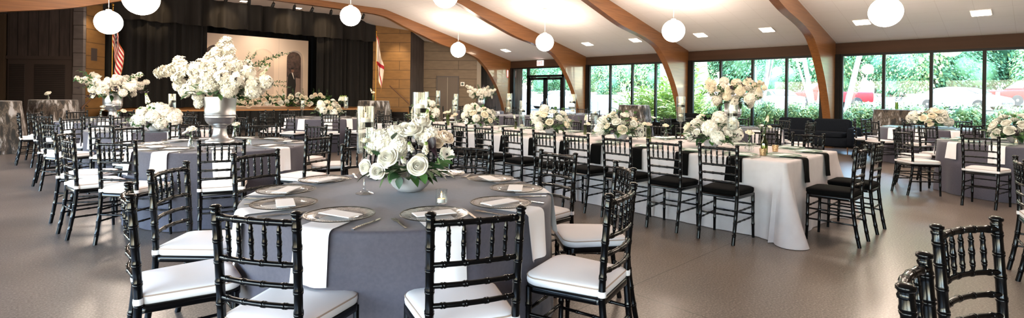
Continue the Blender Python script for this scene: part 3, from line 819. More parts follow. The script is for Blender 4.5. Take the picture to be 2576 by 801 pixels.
round_table('right edge table', *T6, [-146, 178, 138, 98, 60, 22, -16, -56, -100], 1, {-146: 1.60, 178: 1.60}, 6, plate='green')
round_table('window side table', *T7, [-138, -102, 150, -174, 112, 66, 26, -20, -62], 0, {-138: 1.43, -102: 1.40, 150: 1.36, -174: 1.36}, 7, plate='green')
round_table('silver urn window table', *T8, [-88, -50, -13, 25, 62, 106, 140, 176, -142], 0, 1.42, 8)
T10 = (-1.2, 19.8); T11 = (-.2, 15.9); T12 = (2.3, 17.7)
round_table('far block wall table', *T10, [-110, -40, 20, 75, 130, 190], 0, 1.4, 9)
round_table('entrance door table', *T11, [-140, 80, 122, 164], 0, 1.4, 10)
round_table('garden window table', *T12, [-78, -38, 78, 116, 152], 0, 1.4, 11)
chair('white', -3.6, 18.5, 30, 'distant black chair standing below the wooden handrail', 'chairs round the far block wall table')

# two chairs of a table that stands outside the picture, and one at the right edge
chair('white', 1.66, 1.88, 22-90, 'nearest black spindle-back chair seen from behind, top-railed back square to the camera', 'chairs by the camera')
chair('white', 1.06, 1.35, 46-90, 'black spindle-back chair cut by the bottom edge, its back seen edge-on', 'chairs by the camera')
chair('white', 3.98, 4.05, -35, 'black spindle-back chair cut by the picture edge before the right edge table', 'chairs by the camera')

# long table: plan frame of its own (x along the table away from us, y towards the windows)
LU0, LU1, LV0, LV1 = 1.74, 9.55, 5.275, 6.98
def long_cloth():
    m = MB(); r = random.Random(4); n = 420; H_ = ZTAB
    per = []; rc = .04
    # perimeter in world (v, u): rounded rectangle with outward normals
    def seg(p0, p1, nn, k): return [((p0[0]+(p1[0]-p0[0])*i/k, p0[1]+(p1[1]-p0[1])*i/k), nn) for i in range(k)]
    def arc(c, a0, k): return [((c[0]+rc*cos(a0+PI/2*i/k), c[1]+rc*sin(a0+PI/2*i/k)), (cos(a0+PI/2*i/k), sin(a0+PI/2*i/k))) for i in range(k)]
    kl, ks, kc = 230, 54, 24
    per += seg((LV1, LU0+rc), (LV1, LU1-rc), (1, 0), kl); per += arc((LV1-rc, LU1-rc), 0, kc)
    per += seg((LV1-rc, LU1), (LV0+rc, LU1), (0, 1), ks); per += arc((LV0+rc, LU1-rc), PI/2, kc)
    per += seg((LV0, LU1-rc), (LV0, LU0+rc), (-1, 0), kl); per += arc((LV0+rc, LU0+rc), PI, kc)
    per += seg((LV0+rc, LU0), (LV1-rc, LU0), (0, -1), ks); per += arc((LV1-rc, LU0+rc), 1.5*PI, kc)
    N_ = len(per); vs = []; fs = []; lv = [(-.03, H_-.002), (-.008, H_-.004), (-.001, H_-.012), (.0, H_-.03)]+[(0, H_-.03-(H_-.035)*i/12) for i in range(1, 13)]
    cor = [(LV1, LU0), (LV1, LU1), (LV0, LU0), (LV0, LU1)]
    for j, (off, z) in enumerate(lv):
        d = max(0, (H_-.03-z)/(H_-.03))
        for i, (p, nn) in enumerate(per):
            s = i/N_*2*PI
            dc = min(math.hypot(p[0]-c[0], p[1]-c[1]) for c in cor)
            k = math.exp(-(dc/.13)**2)
            o = off+d*(.006+.008*sin(p[0]*9+p[1]*7.3+1.5*sin(p[1]*2.1))+.006*sin((p[0]+p[1])*23))+d**1.3*k*(.19+.09*sin(dc*68+.6))
            vs.append((p[0]+nn[0]*o, p[1]+nn[1]*o, z))
    for j in range(len(lv)-1):
        for i in range(N_): fs.append((j*N_+i, j*N_+(i+1) % N_, (j+1)*N_+(i+1) % N_, (j+1)*N_+i))
    fs.append(tuple(range(N_)))
    m.add(vs, fs); return m.build('tablecloth', 'cloth_white')
tag(long_cloth(), 'white floor-length cloth over the long table, corner folds spilling on the floor', 'tablecloth')
LT = 'long table'
def pl(v, u): X = SA*v-CA*u; Y = CA*v+SA*u; return X, Y
AV = math.degrees(math.atan2(CA, SA))          # plan angle of the direction towards the windows
for i in range(13):
    u = [2.20, 2.77, 3.35, 3.93, 4.45, 5.03, 5.62, 6.18, 6.70, 7.2, 7.72, 8.27, 8.85][i]
    ww = '%s from near end, ' % ORD[i]
    chair('black', *pl(4.825, u), AV+rnd.uniform(-3, 3), 'black cushioned chair, '+ww+'near side of the '+LT, 'chairs along the near side of the long table')
    setting(*pl(LV0+.215, u+(.06 if i == 0 else 0)), AV+180, ww+'near side of the ', LT, 1 if i > 5 else 2, 'green', w(*pl(LV0, u+.03)), black=True)
    u = 2.10+.56*i
    chair('black', *pl(7.44, u+.1), AV+180+rnd.uniform(-4, 4), 'black cushioned chair, '+ww+'window side of the '+LT, 'chairs along the window side of the long table')
    setting(*pl(LV1-.22, u+.1), AV, ww+'window side of the ', LT, 1 if i > 4 else 2, 'green', w(*pl(LV1, u+.1)), black=True)
for k, (u, hd, q) in enumerate(((1.25, AV+90, 'near'), (10.05, AV-90, 'far'))):
    for j, v in enumerate((5.77, 6.47)):
        ww = '%s from the aisle, %s end of the ' % (ORD[j], q)
        chair('black', *pl(v+.0, u), hd, 'black cushioned chair, '+ww+LT, 'chairs at the ends of the long table')
        e = LU0 if k == 0 else LU1
        setting(*pl(v, e+(.195 if k == 0 else -.195)), hd+180, ww, LT, 2-k, 'green', w(*pl(v+.02, e)), black=True)

# ---------------------------------------------------------------- flowers
FR = random.Random(11)
def rose_mesh(col, seed, opened=1.):
    r = random.Random(seed); m = MB()
    lay = [(3, .20, .74, .0), (3, .33, .78, .02), (5, .48, .74, .06), (5, .64, .64, .16), (5, .78, .50, .26)]
    for li, (n, ra, h, ro) in enumerate(lay):
        for k in range(n):
            a0 = 2*PI*k/n+li*.7+r.uniform(-.2, .2); wdt = 2*PI/n*.66; hh = h*r.uniform(.9, 1.08); rr = ra*r.uniform(.93, 1.07)*(1 if li < 2 else opened); tw = r.uniform(-.12, .12); pk = r.uniform(.02, .10)
            def fn(s, t):
                x = 2*s-1; q = max(0, t-.68)/.32
                rho = rr*(.30+.70*sin(min(1, t*1.35)*PI/2))*(1-.07*x*x)+ro*.55*q*q*(1+.5*tw*x)-(.05*q if li < 3 else 0)
                z = hh*t-(.16+.1*li/4)*hh*x*x*t*t+pk*q*(1-abs(x))-ro*.42*q*q*q+.04*q*sin(4*x+k)
                a = a0+x*wdt*(.5+.5*sin(PI*min(.62, .18+.6*t)))+tw*t
                return (rho*cos(a), rho*sin(a), z-.30)
            m.grid(fn, 7, 8)
    m.ball((0, 0, -.2), .18, 8, 5, 0)
    for k in range(5):
        a = 2*PI*k/5; m.add([(.08*cos(a), .08*sin(a), -.33), (.38*cos(a+.25), .38*sin(a+.25), -.22), (.55*cos(a), .55*sin(a), -.30), (.38*cos(a-.25), .38*sin(a-.25), -.22)], [(0, 1, 2, 3)], 1)
    m.tube([(0, 0, -.3), (0, 0, -.6)], .045, 6, 1)
    return m.mesh('rose_bloom', [col, 'leaf_mid'])
def floret(m, p, nrm, s, n, r, mi=0, ci=None):
    q = Vector(nrm).to_track_quat('Z', 'Y') @ Quaternion((0, 0, 1), r.uniform(0, 6.28)); p = Vector(p)
    for k in range(n):
        a = 2*PI*k/n; h = PI/n*.95; c = r.uniform(.15, .4)
        pts = [(0, 0, 0), (.6*cos(a-h), .6*sin(a-h), .15), (1.*cos(a-h*.45), 1.*sin(a-h*.45), c), (1.*cos(a+h*.45), 1.*sin(a+h*.45), c), (.6*cos(a+h), .6*sin(a+h), .15)]
        m.add([p+q @ (Vector(x)*s) for x in pts], [(0, 1, 2, 3, 4)], mi)
    if ci is not None: m.ball(p+q @ Vector((0, 0, s*.12)), s*.16, 5, 4, ci)
def fib(n, lo=-1., hi=1.):
    for i in range(n):
        z = hi-(hi-lo)*(i+.5)/n; a = i*2.39996; q = math.sqrt(max(0, 1-z*z)); yield Vector((q*cos(a), q*sin(a), z))
def hydrangea_mesh(col, seed):
    r = random.Random(seed); m = MB()
    m.ball((0, 0, 0), .74, 12, 8, 0)
    for p in fib(150, -.75, 1): floret(m, p*r.uniform(.74, .92), p+Vector((r.uniform(-.3, .3), r.uniform(-.3, .3), r.uniform(-.3, .3))), r.uniform(.19, .25), 4, r)
    m.tube([(0, 0, -.6), (0, 0, -.85)], .06, 6, 1)
    return m.mesh('hydrangea_head', [col, 'stem_green'])
def blossom_mesh(col, seed, long_=1.35):
    """elongated cluster of five-petalled blossoms along a twig, root at the origin, tip up +z"""
    r = random.Random(seed); m = MB(); m.tube([(0, 0, -1.0), (.05, 0, .4), (0, .04, long_)], [.05, .04, .02], 6, 1)
    for i in range(64):
        t = (i+.5)/64; a = i*2.4; rr = (.30+.62*sin(PI*min(.97, .12+.8*t)))*r.uniform(.5, 1.1)
        p = Vector((rr*cos(a), rr*sin(a), t*long_+r.uniform(-.1, .1)))
        floret(m, p, Vector((cos(a)+r.uniform(-.4, .4), sin(a)+r.uniform(-.4, .4), .3+t*1.2)), r.uniform(.28, .40), 5, r, 0, 2)
    return m.mesh('blossom_spray', [col, 'bark_pale', 'petal_cream'])
def anemone_mesh(seed):
    r = random.Random(seed); m = MB()
    for k in range(9):
        a0 = 2*PI*k/9+r.uniform(-.1, .1); up = .1 if k % 2 else .2
        m.grid(lambda s, t: ((.15+.85*t)*cos(a0+(s-.5)*1.0*sin(PI*min(.85, .2+.7*t))), (.15+.85*t)*sin(a0+(s-.5)*1.0*sin(PI*min(.85, .2+.7*t))), up*t+.35*t*t-.2), 5, 5)
    m.ball((0, 0, -.08), .17, 10, 6, 1)
    for k in range(26): a = 2*PI*k/26; m.ball((.3*cos(a), .3*sin(a), -.02), .035, 4, 3, 1)
    m.tube([(0, 0, -.2), (0, 0, -1.2)], .05, 6, 2)
    return m.mesh('anemone_bloom', ['petal_white', 'center_black', 'stem_green'])
def calla_mesh():
    m = MB()
    def fn(s, t):
        a = 2*PI*s*1.12; rad = .10+.42*t**1.6*(1+.35*cos(a)); return (rad*cos(a), rad*sin(a), -.6+1.5*t+.45*t*t*cos(a))
    m.grid(fn, 22, 10); m.tube([(0, 0, -.5), (.02, 0, .3)], [.07, .03], 6, 1); m.tube([(0, 0, -.55), (-.1, 0, -1.2)], .09, 7, 2)
    return m.mesh('calla_lily', ['petal_dark', 'petal_dark', 'stem_green'])
def stock_mesh(col, seed, n=30):
    r = random.Random(seed); m = MB(); m.tube([(0, 0, -1), (0, 0, 2)], .05, 6, 1)
    for i in range(n):
        t = i/n; a = i*2.4; rr = .36*(1-t*.7)
        p = Vector((rr*cos(a), rr*sin(a), .1+t*1.9)); m.ball(p, .16*(1-.55*t), 6, 4, 2 if t > .75 else 0); floret(m, p*1.0, Vector((cos(a), sin(a), .4)), .24*(1-.5*t), 5, r, 2 if t > .8 else 0)
    return m.mesh('stock_spike', [col, 'stem_green', 'leaf_light'])
def leaf(m, p, d, L_, wd, mi=0, droop=.3, roll=0.):
    d = Vector(d).normalized(); sd = d.cross(Vector((0, 0, 1)))
    sd = sd.normalized() if sd.length > .05 else Vector((1, 0, 0)); sd = Quaternion(d, roll) @ sd; up = sd.cross(d); p = Vector(p)
    st = [(0, .08), (.18, .62), (.42, 1.), (.68, .78), (.88, .35), (1, .02)]; vs = []
    for t, k in st:
        c = p+d*(L_*t)+Vector((0, 0, -droop*L_*t*t)); vs += [c-sd*wd*k+up*.18*wd*k, c-up*.05*wd, c+sd*wd*k+up*.18*wd*k]
    fs = []
    for j in range(5): a = 3*j; fs += [(a, a+1, a+4, a+3), (a+1, a+2, a+5, a+4)]
    m.add(vs, fs, mi)
def foliage(n, rx, rz, seed, L_=.11, wd=.032, lo=-.5, hi=.25, mats=('leaf_dark', 'leaf_mid'), start=.55):
    r = random.Random(seed); m = MB()
    for p in fib(n, lo, hi):
        q = Vector((p.x*rx, p.y*rx, p.z*rz)); k = start+r.uniform(-.1, .25)
        leaf(m, q*k, p+Vector((r.uniform(-.4, .4), r.uniform(-.4, .4), r.uniform(-.3, .5))), L_*r.uniform(.7, 1.25), wd*r.uniform(.8, 1.2), r.randrange(len(mats)), .4, r.uniform(-.5, .5))
        m.tube([(0, 0, 0), q*k], .003, 4, 0, False)
    return m.mesh('foliage', list(mats))
def sprig_mesh(seed, n=13, mats=('leaf_mid', 'leaf_dark')):
    r = random.Random(seed); m = MB(); pts = [Vector((.10*sin(t*2.2), .05*sin(t*3), t-.22*t*t*.3)) for t in [i/8 for i in range(9)]]
    m.tube(pts, [.014*(1-.7*i/8) for i in range(9)], 5, 0)
    for i in range(n):
        t = .12+.86*i/(n-1); k = min(int(t*8), 7); p = pts[k].lerp(pts[k+1], t*8-k); a = i*2.4
        leaf(m, p, Vector((cos(a), sin(a), .75)), .21*(1-.35*t), .042, r.randrange(2), .15, r.uniform(-.6, .6))
    return m.mesh('leaf_sprig', list(mats))
B = {'rose': [rose_mesh('petal_white', 1), rose_mesh('petal_white', 2, 1.15)], 'cream': [rose_mesh('petal_cream', 3), rose_mesh('petal_cream', 4, 1.1)],
     'blush': [rose_mesh('petal_blush', 5, 1.1)], 'hyd': [hydrangea_mesh('petal_white', 6), hydrangea_mesh('petal_white', 7)], 'hydc': [hydrangea_mesh('petal_cream', 8)],
     'blos': [blossom_mesh('petal_white', 9), blossom_mesh('petal_white', 10, 1.6)], 'blosc': [blossom_mesh('petal_cream', 12)],
     'anem': [anemone_mesh(13), anemone_mesh(14)], 'calla': [calla_mesh()], 'stock': [stock_mesh('petal_white', 15), stock_mesh('petal_cream', 16)],
     'plum': [rose_mesh('petal_plum', 17)], 'sprig': [sprig_mesh(18), sprig_mesh(19)], 'dsprig': [sprig_mesh(20, 11, ('leaf_purple', 'leaf_purple'))]}
BN = {'rose': 'rose', 'cream': 'rose', 'blush': 'rose', 'hyd': 'hydrangea', 'hydc': 'hydrangea', 'blos': 'blossom_spray', 'blosc': 'blossom_spray', 'anem': 'anemone', 'calla': 'calla_lily', 'stock': 'stock_spike', 'plum': 'plum_flower', 'sprig': 'leaf_sprig', 'dsprig': 'leaf_sprig'}
def bloom(t, kind, p, d, s):
    q = Vector(d).to_track_quat('Z', 'Y') @ Quaternion((0, 0, 1), FR.uniform(0, 6.28))
    return put(BN[kind], FR.choice(B[kind]), t, p, quat=q, sc=s)
def dome(t, z0, rx, rz, n, mix, size, lo=-.15, seed=0, jit=.1):
    r = random.Random(seed); ks = [k for k, c in mix for _ in range(c)]
    for i, p in enumerate(fib(n, lo, .97)):
        k = ks[(i*7+seed) % len(ks)]; j = 1+r.uniform(-jit, jit)
        s = size*r.uniform(.85, 1.15)*{'hyd': 1.25, 'hydc': 1.25, 'stock': .75, 'blos': .8, 'blosc': .8, 'anem': .75, 'sprig': 2.6, 'dsprig': 2.4, 'calla': .9}.get(k, 1)
        off = .6 if k in ('sprig', 'dsprig', 'stock', 'blos', 'blosc') else .86
        bloom(t, k, (p.x*rx*j*off, p.y*rx*j*off, z0+p.z*rz*j*off), (p.x+r.uniform(-.2, .2), p.y+r.uniform(-.2, .2), p.z*.9+.25), s)
def bowl(t, r_, h, matn='bowl_silver'):
    MB().lathe([(.001, .004), (r_*.42, .002), (r_*.5, .004), (r_*.72, h*.3), (r_*.92, h*.72), (r_, h), (r_*.96, h), (r_*.86, h*.7), (r_*.5, h*.25), (.001, h*.2)], 36).build('bowl', matn, t)
URN = MB()
URN.lathe([(.001, 0), (.155, 0), (.155, .018), (.148, .026), (.118, .034), (.092, .055), (.076, .10), (.070, .16), (.072, .185), (.08, .195), (.105, .205), (.135, .228), (.155, .262), (.162, .293), (.166, .297), (.166, .303), (.162, .308), (.164, .322), (.168, .326), (.168, .332), (.164, .337), (.167, .42), (.172, .50), (.176, .54), (.171, .54), (.165, .5), (.15, .3), (.001, .28)], 56)
URN = URN.mesh('urn', 'silver')
FOL = {}
def fol(t, z, key, *a, **k):
    if key not in FOL: FOL[key] = foliage(*a, **k)
    put('foliage', FOL[key], t, (0, 0, z), FR.uniform(0, 6))

# nearest round table: low silver bowl
X, Y = at(1030, 482, ZTAB); t = thing('flower_arrangement', 'low silver bowl of white roses with a dark calla lily on the nearest round table', 'flower arrangement', w(X, Y+.02, ZTAB), TURN, 'low bowl arrangements')
bowl(t, .145, .105); K = Y/F
def im(px, py, dy): return ((px-1031)*K, dy, (484-py)*K)
for k, px, py, dy, s, d in [('rose', 937, 417, -.16, .052, (-.5, -.8, .1)), ('rose', 968, 424, -.19, .054, (-.2, -1, .1)), ('rose', 991, 391, -.17, .068, (-.2, -.9, .45)), ('rose', 1064, 410, -.20, .066, (.15, -.9, .35)),
    ('blush', 1119, 347, -.02, .062, (.5, -.4, .8)), ('rose', 1054, 312, .02, .074, (0, -.4, 1)), ('rose', 1035, 330, -.05, .072, (-.1, -.5, 1)), ('hyd', 963, 356, -.07, .078, (-.5, -.5, .8)), ('hyd', 994, 347, -.04, .078, (-.1, -.4, 1)),
    ('stock', 1044, 375, -.15, .042, (.0, -.8, .7)), ('stock', 1030, 400, -.18, .036, (.0, -1, .5)), ('stock', 1078, 378, -.14, .046, (.2, -.8, .8)), ('blush', 1098, 356, -.06, .055, (.4, -.6, .6)), ('anem', 1128, 386, -.08, .042, (.6, -.8, .3)),
    ('plum', 982, 329, .06, .022, (0, -.3, 1)), ('hyd', 1078, 345, .0, .07, (.3, -.3, 1)), ('hyd', 1010, 365, -.12, .06, (0, -.8, .6)), ('stock', 948, 385, -.1, .036, (-.7, -.5, .6)),
    ('rose', 930, 370, .08, .06, (-.8, .3, .5)), ('rose', 1010, 330, .14, .065, (0, .6, .8)), ('hyd', 1060, 350, .16, .075, (.2, .8, .5)), ('hyd', 980, 390, .17, .075, (-.2, .9, .3)), ('rose', 1110, 400, .12, .06, (.7, .7, .2)), ('cream', 1040, 420, .2, .06, (0, 1, .2)), ('stock', 1065, 318, .05, .05, (.1, .1, 1))]:
    bloom(t, k, im(px, py, dy), d, s)
bloom(t, 'calla', im(1102, 378, -.16), (-.45, -.15, 1), .062)
fol(t, .13, 'b1', 60, .25, .2, 31, .085, .028, -.25, .3)
m = MB()
for px, py, dx, dz in [(1000, 440, -.1, -.9), (985, 452, -.4, -.8), (955, 442, -.8, -.35), (940, 446, -.6, -.5), (1072, 442, .3, -.75), (1100, 425, .8, -.2), (1120, 415, 1, -.1), (1018, 452, .05, -1), (1050, 432, .2, -.6), (970, 405, -.4, .4), (1000, 365, .3, .5), (1128, 408, 1, .2)]:
    leaf(m, im(px, py-16, -.16), (dx, -.35, dz), .072, .025, FR.randrange(2), .1, .3)
m.build('foliage', ['leaf_dark', 'leaf_mid'], t)

def urn_arr(X, Y, label, s, seed, spec=None, rot=0.):
    t = thing('urn_arrangement', label, 'flower arrangement', w(X, Y, ZTAB), TURN, 'tall urn arrangements')
    put('urn', URN, t)
    return t
# large urn, second table
X, Y = at(553, 358, ZTAB); t = urn_arr(X, Y, 'tall silver urn bursting with white blossom sprays and hydrangeas, largest of the urns', 1, 1); K = Y/F*1.02
def im2(px, py, dy=0): return ((px-553)*K, dy, (357-py)*K)
for px, py, dy, s in [(512, 222, -.18, .105), (552, 219, -.22, .11), (597, 227, -.2, .105), (644, 229, -.1, .10), (456, 218, -.02, .085), (480, 232, -.1, .085), (668, 208, -.05, .095), (513, 262, -.10, .062), (508, 245, -.08, .07), (494, 205, .02, .09), (530, 215, .18, .11), (580, 222, .2, .11), (630, 222, .15, .1), (480, 225, .16, .1), (560, 190, -.12, .10), (610, 195, -.1, .1), (530, 190, .1, .1), (590, 180, .08, .1)]:
    bloom(t, 'hyd', im2(px, py, dy), ((px-553)*.006, dy*4, .35), s)
for px, py, dy, s, d in [(560, 128, .0, .062, (.0, -.05, 1)), (563, 112, .02, .05, (.02, 0, 1)), (551, 142, -.05, .064, (-.1, -.3, 1)), (572, 132, .0, .06, (.15, -.2, 1)), (538, 158, -.03, .064, (-.35, -.2, 1)), (525, 152, .04, .058, (-.5, .1, .9)), (556, 165, -.12, .066, (0, -.6, .8)), (575, 158, -.05, .064, (.3, -.3, .9)),
    (425, 178, .0, .054, (-1, -.05, .12)), (412, 182, -.02, .048, (-1, -.1, -.08)), (447, 174, -.04, .052, (-.9, -.2, .3)), (458, 160, .0, .05, (-.5, -.2, .8)), (470, 168, -.06, .056, (-.6, -.4, .6)), (484, 180, -.1, .06, (-.5, -.6, .5)), (468, 195, -.08, .056, (-.8, -.4, .1)), (510, 178, -.12, .064, (-.3, -.7, .6)), (535, 172, -.16, .064, (-.1, -.8, .6)), (556, 190, -.22, .066, (.0, -.9, .4)),
    (585, 176, -.16, .066, (.3, -.7, .6)), (602, 170, -.1, .06, (.5, -.4, .7)), (588, 196, -.22, .064, (.2, -.9, .3)), (612, 200, -.2, .062, (.5, -.8, .2)), (625, 184, -.1, .06, (.7, -.3, .5)), (640, 205, -.12, .058, (.9, -.4, .1)), (560, 150, .12, .06, (0, .5, 1)), (530, 165, .16, .06, (-.4, .6, .7)), (595, 165, .16, .06, (.4, .6, .7)), (480, 190, .12, .056, (-.9, .4, .4))]:
    bloom(t, 'blos', im2(px, py, dy)[:2]+(im2(px, py, dy)[2]-.03,), d, s*1.28)
for px, py, dy, s in [(655, 190, -.02, .05), (648, 175, .03, .05), (662, 178, .0, .045)]: bloom(t, 'stock', im2(px, py, dy), (.7, -.1, .6), s)
for px, py, dx, dz, s in [(612, 160, .35, .8, .16), (620, 165, .6, .55, .20), (630, 165, .8, .42, .22), (650, 158, .9, .33, .26), (668, 150, 1, .30, .24), (690, 143, 1, .22, .18), (625, 150, .5, .6, .14), (640, 170, 1, .15, .20), (670, 205, 1, -.25, .18), (685, 205, 1, .1, .16), (700, 213, 1, -.15, .14), (625, 172, .7, .3, .2)]:
    bloom(t, 'sprig', im2(px, py, -.02), (dx, FR.uniform(-.3, .1), dz), s)
fol(t, .58, 'u1', 60, .42, .22, 33, .13, .036, -.1, .5)
# other urns
def urn_generic(X, Y, label, seed, wide, high, mixB, n=26, size=.085, base=.56, sprigs=()):
    t = urn_arr(X, Y, label, 1, seed)
    dome(t, base+.01, wide*.70, high*.66, n, mixB, size, -.18, seed, .2)
    r = random.Random(seed+5)
    for i in range(15):
        a = 2*PI*i/15+r.uniform(-.2, .2); el = r.uniform(.0, 1.2); k = r.uniform(.48, .72)
        for q in range(2):
            bloom(t, 'blosc' if seed % 2 else 'blos', (cos(a)*wide*(k+.13*q), sin(a)*wide*(k+.13*q), base+.06+high*.40*el+.05*q), (cos(a), sin(a), el*.7), r.uniform(.055, .075)-.012*q)
    for i in range(24):
        a = 2*PI*i/24+r.uniform(-.3, .3); bloom(t, 'sprig' if i % 3 else 'dsprig', (cos(a)*wide*.45, sin(a)*wide*.45, base+r.uniform(.0, .3)), (cos(a), sin(a), r.uniform(-.5, .9)), r.uniform(.26, .42))
    fol(t, base, 'ug', 50, .34, .2, 35, .12, .034, -.5, .4)
    return t
X, Y = at(283, 302, ZTAB); urn_generic(X, Y, 'tall silver urn of white roses and blossom below the striped flag', 4, .66, .55, [('rose', 4), ('hyd', 3), ('blos', 3)], 30, .08)
urn_generic(4.5, 10.55, 'tall silver urn of cream hydrangeas and blossom standing out against the windows', 7, .74, .72, [('hyd', 3), ('hydc', 2), ('rose', 3), ('cream', 1), ('blos', 3)], 30, .085)
urn_generic(*T10, 'distant silver urn of white roses before the taupe block wall', 6, .62, .5, [('rose', 4), ('blos', 3), ('hyd', 2)], 24, .085)

def on_long(px, v):                     # where the sight line through px crosses the long table at x = v
    d, e = ray(px, 330); Y = v/(SA*d+CA); return d*Y, Y
def clamp_long(px, py):
    X, Y = at(px, py, ZTAB); v = SA*X+CA*Y
    return on_long(px, min(max(v, 5.76), 6.5))
def bowl_arr(X, Y, label, seed, wide, high, mix, n, size, z=ZTAB, r_=.11, h=.095, sprigs=11, matn='bowl_silver'):
    t = thing('flower_arrangement', label, 'flower arrangement', w(X, Y, z), TURN, 'low bowl arrangements')
    bowl(t, r_, h, matn); dome(t, h+.03, wide*.9, high*.94, n, mix, size, -.02, seed)
    r = random.Random(seed)
    for i in range(sprigs):
        a = 2*PI*i/sprigs+r.uniform(-.3, .3); bloom(t, 'dsprig' if i % 2 else 'sprig', (cos(a)*wide*.45, sin(a)*wide*.45, h+.04), (cos(a), sin(a), r.uniform(-.1, .5)), r.uniform(.15, .24))
    o = put('foliage', meshes_once(FOL, 'bt', lambda: foliage(70, 1, 1, 37, .24, .075, -.05, .98, start=.72)), t, (0, 0, h+.02), r.uniform(0, 6)); o.scale = (wide*1.02, wide*1.02, high*.95)
    fol(t, h+.035, 'bg', 44, .26, .14, 36, .11, .034, -.25, .25)
    return t
WM = [('rose', 3), ('cream', 2), ('hyd', 2), ('anem', 2), ('stock', 1), ('blush', 1)]
X, Y = at(392, 331, ZTAB); t = bowl_arr(X, Y, 'silver bowl of massed white hydrangeas with one tall stock spike', 21, .37, .27, [('hyd', 6), ('rose', 2), ('stock', 1)], 20, .085)
bloom(t, 'stock', (-.12, 0, .42), (-.25, 0, 1), .075)
X, Y = at(834, 295, ZTAB); t = bowl_arr(-4.45, 12.6, 'bowl of cream roses on the round table before the stage', 22, .36, .36, WM, 20, .08)
for i in range(4): bloom(t, 'stock', (.25+.04*i, .0, .42), (.35, .1*i-.2, 1), .07)
for i, (px, py, lb) in enumerate(((1790, 374, 'bowl of white hydrangeas and dark leaves, nearest bowl on the long table'), (1562, 345, 'bowl of roses and anemones, second from the near end of the long table'), (1385, 330, 'bowl of roses with a dark-eyed anemone, third from the near end of the long table'), (1205, 321, 'bowl of cream roses, fourth from the near end of the long table'))):
    X, Y = on_long(px, 6.1)
    bowl_arr(X, Y, lb, 40+i, [.36, .37, .38, .38][i], [.30, .32, .34, .33][i], [('hyd', 4), ('rose', 3), ('cream', 1)] if i == 0 else WM, [17, 19, 22, 21][i], [.072, .064, .066, .070][i])
bowl_arr(*pl(5.95, 8.75), 'loose tall arrangement of cream flowers at the far end of the long table', 47, .34, .46, WM, 22, .065)
bowl_arr(*T7, 'bowl of cream roses and anemones on the window side table', 51, .40, .33, [('cream', 3), ('rose', 2), ('hyd', 2), ('anem', 2)], 21, .085)
bowl_arr(*T6, 'bowl of cream roses cut by the right edge of the picture', 52, .36, .32, [('cream', 3), ('rose', 3), ('hyd', 1)], 18, .08)

# stage garland of roses and greenery along the lip
t = thing('stage_garland', 'garland of cream roses and greenery along the front of the stage', 'flower garland', (7.0, US+.42, ZS))
r = random.Random(61); gmx = MB()
for i in range(460):
    x = r.uniform(-1.75, 1.75); p = Vector((x, r.uniform(-.20, .3), r.uniform(.10, .42))); leaf(gmx, p, (r.uniform(-1, 1), r.uniform(-1, .4), r.uniform(-.2, 1)), r.uniform(.12, .26), .04, r.randrange(2), .2, r.uniform(-1, 1))
gmx.build('foliage', ['leaf_dark', 'leaf_mid'], t)
for i in range(46):
    x = -1.7+3.4*(i+.5)/46+r.uniform(-.06, .06); z = r.uniform(.10, .52); bloom(t, r.choice(['cream', 'cream', 'blush', 'rose']), (x, -.24+.3*z+r.uniform(-.05, .05), z), (r.uniform(-.4, .4), -1, r.uniform(-.1, .8)), r.uniform(.07, .10))
for i in range(12): bloom(t, 'sprig', (-1.6+.29*i, .05, .4), (r.uniform(-.6, .6), -.3, 1), r.uniform(.25, .4))

# bud vases
def bud_vase(X, Y, label, kind, stems, z=ZTAB, s=1.):
    t = thing('bud_vase', label, 'bud vase', w(X, Y, z), TURN, 'glass bud vases')
    prof = {'cone': [(.001, .003), (.034, .003), (.036, .01), (.022, .07), (.015, .10), (.018, .125), (.016, .125), (.013, .10), (.02, .07), (.032, .014), (.001, .01)],
            'tear': [(.001, .003), (.025, .003), (.045, .02), (.05, .04), (.04, .07), (.018, .10), (.014, .14), (.02, .165), (.018, .165), (.012, .14), (.016, .10), (.038, .07), (.047, .04), (.001, .008)],
            'bottle': [(.001, .003), (.033, .003), (.035, .01), (.035, .12), (.03, .15), (.016, .19), (.013, .24), (.016, .26), (.014, .26), (.011, .24), (.014, .19), (.028, .15), (.033, .12), (.033, .012), (.001, .01)],
            'tube': [(.001, .003), (.032, .003), (.033, .01), (.033, .19), (.031, .19), (.031, .012), (.001, .01)]}[kind]
    MB().lathe([(a*s, b*s) for a, b in prof], 22).build('vase', 'glass_green' if kind in ('bottle', 'tube') else 'glass_clear', t)
    hz = prof[-4 if kind != 'tube' else 3][1]*s; top = max(b for a, b in prof)*s
    for k, dx, dz, sc in stems:
        p = Vector((dx, FR.uniform(-.02, .02), top+dz)); d = p-Vector((0, 0, top*.4))
        MB().tube([(0, 0, .015), (0, 0, top), p-d.normalized()*sc*.3], .0025, 5).build('stem', 'stem_green', t)
        bloom(t, k, p, d+Vector((0, -.06, 0)), sc)
    return t
X, Y = at(480, 371, ZTAB); bud_vase(X, Y, 'clear bud vase with a white rose and dark-eyed anemone left of the large urn', 'cone', [('rose', .01, .07, .05), ('anem', -.06, .03, .035)])
X, Y = at(590, 347, ZTAB); bud_vase(X, Y, 'small bud vase of white flowers tucked right of the large urn', 'cone', [('rose', .01, .05, .05), ('rose', -.01, .13, .03), ('sprig', .05, .0, .08)])
X, Y = at(253, 303, ZTAB); bud_vase(X, Y, 'round bud vase with two white roses left of the urn below the striped flag', 'tear', [('rose', .05, .09, .05), ('rose', .03, .03, .04)], s=1.1)
X, Y = at(297, 305, ZTAB); bud_vase(X, Y, 'bud vase with an anemone and cream rose right of the urn below the striped flag', 'cone', [('anem', -.08, .14, .04), ('cream', .1, .05, .05), ('sprig', .03, .1, .12)], s=1.2)
